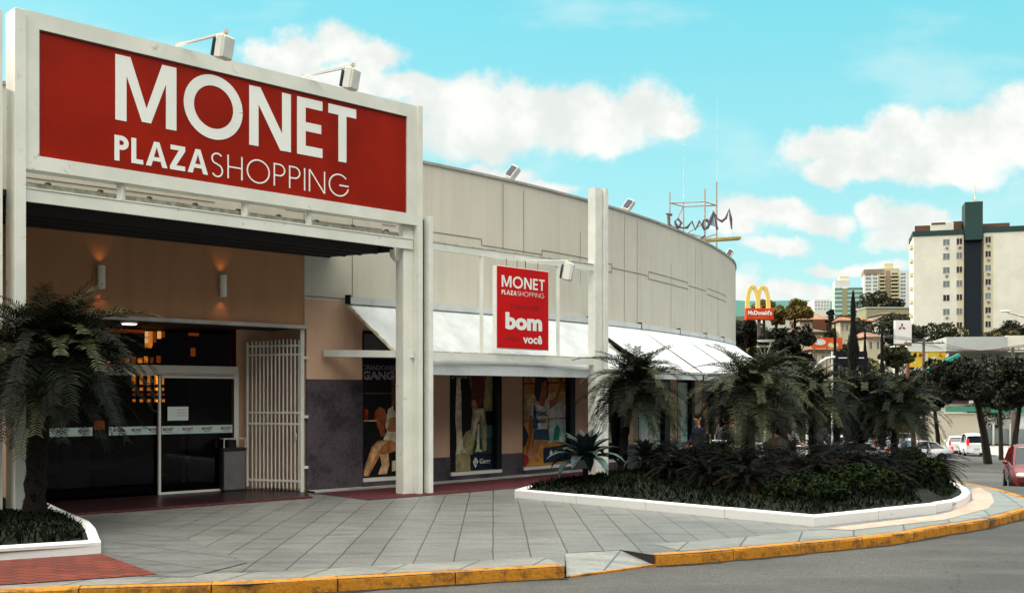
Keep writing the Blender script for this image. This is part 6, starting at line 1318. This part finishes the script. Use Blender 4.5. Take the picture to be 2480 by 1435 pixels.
# goblet street lamp
fl = Frame(1852, 50, 0); gl2 = thing('street_lamp', 'pale street lamp with two stacked flat discs on a slender post', 'street lamp', (fl.x,fl.y,fl.z)); c0 = fl.p(0,0,0)
for py, hw, dx_ in ((824,22,3),(838,18,-2)):
    b = MB(); z_ = fl.zz(1852,py); r_ = hw*50/F; b.tube([(c0.x+dx_*.02,c0.y,z_-.05),(c0.x+dx_*.02,c0.y,z_+.03)], [r_*.85,r_], 'letter_white', 24, smooth=False); b.build('disc', gl2)
b = MB(); b.tube([(c0.x,c0.y,fl.z-.2),(c0.x,c0.y,fl.zz(1852,868))], .06, 'letter_white', 8); 
for dx_, px2 in ((-.1,1838),(.12,1868),(.0,1852)): b.tube([(c0.x+dx_*.3,c0.y,fl.zz(1852,868)), ((px2-CX)/F*50, 50, fl.zz(1852,826 if dx_ > 0 else 838))], .025, 'letter_white', 6)
b.build('post', gl2)
def pole(px, ytop, Y, label, arm=1.6, h=None):
    x = (px-CX)/F*Y; z = g(x, Y); zt = EYE+(HY-ytop)/F*Y; t = thing('utility_pole', label, 'utility pole', (x,Y,z), 'utility poles'); b = MB(); b.tube([(x,Y,z-.3),(x,Y,zt)], [.20,.13], 'pole_conc', 10); b.build('post', t); b = MB(); b.bar((x-arm/2,Y-.15,zt-.3),(x+arm/2,Y-.15,zt-.3),.10,.12,'pole_conc'); b.build('crossarm', t)
    for k in (-.45,-.2,.2,.45): b = MB(); b.tube([(x+arm*k,Y-.15,zt-.24),(x+arm*k,Y-.15,zt-.02)], [.05,.03], 'pole_conc', 6); b.build('insulator', t)
    return Vector((x, Y, zt-.05))
pA = pole(2237, 823, 105, 'utility pole in front of the yellow picture board', 4.0); pB = pole(2453, 840, 98, 'utility pole at the right in front of the white building', 2.4)
pC = pole(2330, 800, 260, 'distant thin utility pole beside the apartment block', 2.0) if False else None
b = MB()
def wire(b, a, c, sag=.8, r=.02, m='black'): b.tube([a+(c-a)*k/12+Vector((0,0,-sag*4*(k/12)*(1-k/12))) for k in range(13)], r, m, 4, cap=False, smooth=False)
for dx_ in (-1.2,-.4,.4,1.2):
    wire(b, pA+Vector((dx_,0,0)), pB+Vector((dx_*.6,0,0)), .6); wire(b, pA+Vector((dx_,0,0)), Vector((52+dx_, 180, 16.5)), 1.0); wire(b, pB+Vector((dx_*.6,0,0)), Vector((72+dx_, 88, 13)), .6)
o = b.build('power_line', None, origin=pA); tag(o, 'thin dark overhead wires strung between the utility poles', 'cable')
ls = thing('street_light', 'curved street light arm reaching in from the right edge over the roofs', 'street lamp', ((2540-CX)/F*62, 62, g((2540-CX)/F*62,62))); b = MB(); fq = lambda x_, y_: Vector(((x_-CX)/F*62, 62, EYE+(HY-y_)/F*62)); b.tube([(fq(2540,0).x,62,g(fq(2540,0).x,62)), fq(2540,800), fq(2520,784), fq(2480,767), fq(2440,756)], [.1,.08,.06,.05,.04], 'old_steel', 8); b.build('post', ls); b = MB(); b.ball(fq(2434,753), (.32,.12,.06), 'letter_white', 12, 6); b.build('lamp_head', ls)
# ================================================================== trees
def tree(label, px, Y, ytop, ybot_crown, halfw_px, seed, m1='leaf_dark', m2='leaf_mid', n=9000, size=.16, name='leafy_tree', group=None, lean=0, trunk_px=None, nclump=26, base=None, tr=.22):
    rnd = random.Random(seed); x = (px-CX)/F*Y; z = g(x, Y); k_ = Y/F; zt = EYE+(HY-ytop)*k_; zc0 = EYE+(HY-ybot_crown)*k_; W_ = halfw_px*k_; H2 = (zt-zc0)/2; cz = (zt+zc0)/2
    tx = ((trunk_px if trunk_px else px)-CX)/F*Y; t = thing(name, label, 'tree', (tx,Y,z), group); b = MB()
    if base is not None: z = base
    fork = zc0+H2*.2; b.tube([(tx,Y,z-.3),(tx+(x-tx)*.25,Y,z+(fork-z)*.5),(tx+(x-tx)*.6,Y,fork)], [tr*1.25,tr,tr*.8], 'bark', 9)
    cl = []
    for i in range(nclump):
        a = rnd.uniform(0,6.28); rr = rnd.uniform(.1,1.12)**.6; vz = rnd.uniform(-.9,.95); sc = math.sqrt(max(.12,1-vz*vz*.6)); c = Vector((x+W_*.82*rr*math.cos(a)*sc, Y+W_*.82*rr*math.sin(a)*sc, cz+H2*.8*vz)); cl.append((c, rnd.uniform(.14,.36)*min(W_, H2*1.6)))
    f0 = Vector((tx+(x-tx)*.6,Y,fork))
    for c, r in cl[::2]: mid = f0+(c-f0)*.5+Vector((0,0,-.1*abs(c.x-f0.x))); b.tube([f0,mid,c], [tr*.5,tr*.28,tr*.1], 'bark', 6)
    b.build('trunk', t); b = MB(); per = n//nclump
    for i, (c, r) in enumerate(cl):
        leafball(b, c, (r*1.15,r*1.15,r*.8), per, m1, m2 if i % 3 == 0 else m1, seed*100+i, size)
    b.build('crown', t); return t
tree('dark tree leaning over the parked van on the far pavement', 2345, 66, 868, 975, 120, 61, n=11000, size=.12, trunk_px=2394, tr=.22, nclump=64)
tree('dark tree left of the van, its trunk rising from the far pavement', 2255, 70, 905, 1000, 70, 62, n=6500, size=.12, trunk_px=2276, tr=.14, nclump=44)
tree('dark tree standing between the two trees of the far pavement', 2420, 74, 885, 1000, 60, 73, n=6500, size=.12, tr=.14, trunk_px=2425, nclump=44)
tree('dark tree on the street corner right of the island palms', 2205, 58, 915, 1010, 60, 74, n=7000, size=.11, tr=.13, trunk_px=2215, nclump=44)
tree('dark tree cut by the right edge of the picture', 2480, 60, 862, 1000, 80, 63, n=9000, size=.12, tr=.16, trunk_px=2452, nclump=50)
tree('tree with brownish leaves just past the end of the mall wall', 1800, 84, 770, 880, 42, 64, n=8000, size=.13)
tree('broad dark tree below the veranda house', 1905, 78, 792, 905, 68, 65, n=12000, size=.14, nclump=36)
tree('golden lit tree beside the yellow arches', 1925, 140, 726, 775, 40, 66, 'leaf_gold_lit', 'leaf_gold_lit', 6000, .25, base=8)
tree('golden lit tree behind the yellow arches', 1850, 150, 728, 765, 30, 67, 'leaf_gold_lit', 'leaf_mid', 5000, .25, base=8)
tree('low golden green tree left of the pale house', 1880, 130, 738, 790, 26, 68, 'leaf_gold_lit', 'leaf_mid', 4000, .22)
tree('round green tree below the white pylon sign', 2172, 100, 836, 895, 38, 69, 'leaf_mid', 'leaf_dark', 8000, .16)
tree('small tree beside the veranda house roof', 2010, 180, 748, 785, 12, 70, 'leaf_dark', 'leaf_mid', 2500, .22)
tree('sparse tree in front of the low white building', 2330, 110, 858, 915, 50, 71, 'leaf_mid', 'leaf_gold_lit', 7000, .17)
# cypresses
def cypress(px, Y, ytop, ybot, hw, label, seed, n=3500):
    rnd = random.Random(seed); x = (px-CX)/F*Y; z = g(x,Y); k_ = Y/F; zt = EYE+(HY-ytop)*k_; W_ = hw*k_; t = thing('cypress_tree', label, 'tree', (x,Y,z), 'slender dark cypresses'); b = MB(); b.tube([(x,Y,z-.3),(x,Y,zt-.5)], [.14,.03], 'bark', 7); b.build('trunk', t); b = MB(); zb_ = z+.5
    for i in range(n):
        u = rnd.random()**1.1; zz_ = zb_+(zt-zb_)*u; r_ = W_*(1-u)**.75*(.85+.3*math.sin(u*23+px))*min(1,(u+.05)*6)+.02; a = rnd.uniform(0,6.28); rr = r_*rnd.uniform(.5,1.05); p_ = Vector((x+math.cos(a)*rr, Y+math.sin(a)*rr, zz_)); s_ = .05+.04*rnd.random(); ra_ = Vector((math.cos(a),math.sin(a),0)); ta = Vector((-ra_.y,ra_.x,0))
        b.face([p_-ta*s_*.6, p_+ra_*s_*.3+Vector((0,0,-.02)), p_+ta*s_*.6, p_+Vector((0,0,s_*3.2))+ra_*s_*.3], 'cypress')
    b.build('crown', t)
cypress(2066, 60, 712, 935, 27, 'tallest slender dark cypress in front of the green banded tower', 81, 6000)
cypress(2022, 64, 795, 925, 12, 'narrow cypress left of the tallest one', 82)
cypress(2095, 66, 805, 935, 14, 'narrow cypress just right of the tallest one', 83)
cypress(2136, 68, 800, 915, 11, 'narrow cypress farthest right of the row', 84)
# hillside filler: copies of three small trees
protos = []
rnd = random.Random(99)
for i, (m1, m2) in enumerate((('leaf_dark','leaf_mid'),('leaf_mid','leaf_dark'),('leaf_mid','leaf_gold_lit'))):
    t = thing('hillside_tree', 'one of the many small leafy trees between the houses on the far slope', 'tree', (0,0,0), 'small trees on the far slope'); b = MB(); b.tube([(0,0,-.5),(0,0,2.2)], [.25,.15], 'bark', 6); b.build('trunk', t); b = MB()
    for k in range(11): c = Vector((rnd.uniform(-1.7,1.7), rnd.uniform(-1.7,1.7), rnd.uniform(1.8,4.6))); leafball(b, c, (1.3,1.3,.95), 260, m1, m2 if k % 3 == 0 else m1, 500+i*20+k, .20)
    b.build('crown', t); protos.append(t)
spots = []
for k in range(150):
    Y = rnd.uniform(100, 300) if k < 120 else rnd.uniform(300, 600); px = rnd.uniform(1790, 2520) if k < 120 else rnd.uniform(2090, 2520); spots.append((px, Y))
used = [False]*3
for k, (px, Y) in enumerate(spots):
    x = (px-CX)/F*Y; z = g(x, Y)-.3
    i = rnd.randrange(3) if Y < 160 else rnd.choice([0,1,1,2,2])
    o = protos[i] if not used[i] else copy_tree(protos[i]); used[i] = True
    s_ = rnd.uniform(.7, 1.25)*(1 if Y < 300 else 1.5)*(.75 if Y > 190 and px < 2030 else 1); o.location = (x, Y, z); o.scale = (s_, s_, s_*rnd.uniform(.8,1.1)); o.rotation_euler = (0,0,rnd.uniform(0,6.28))
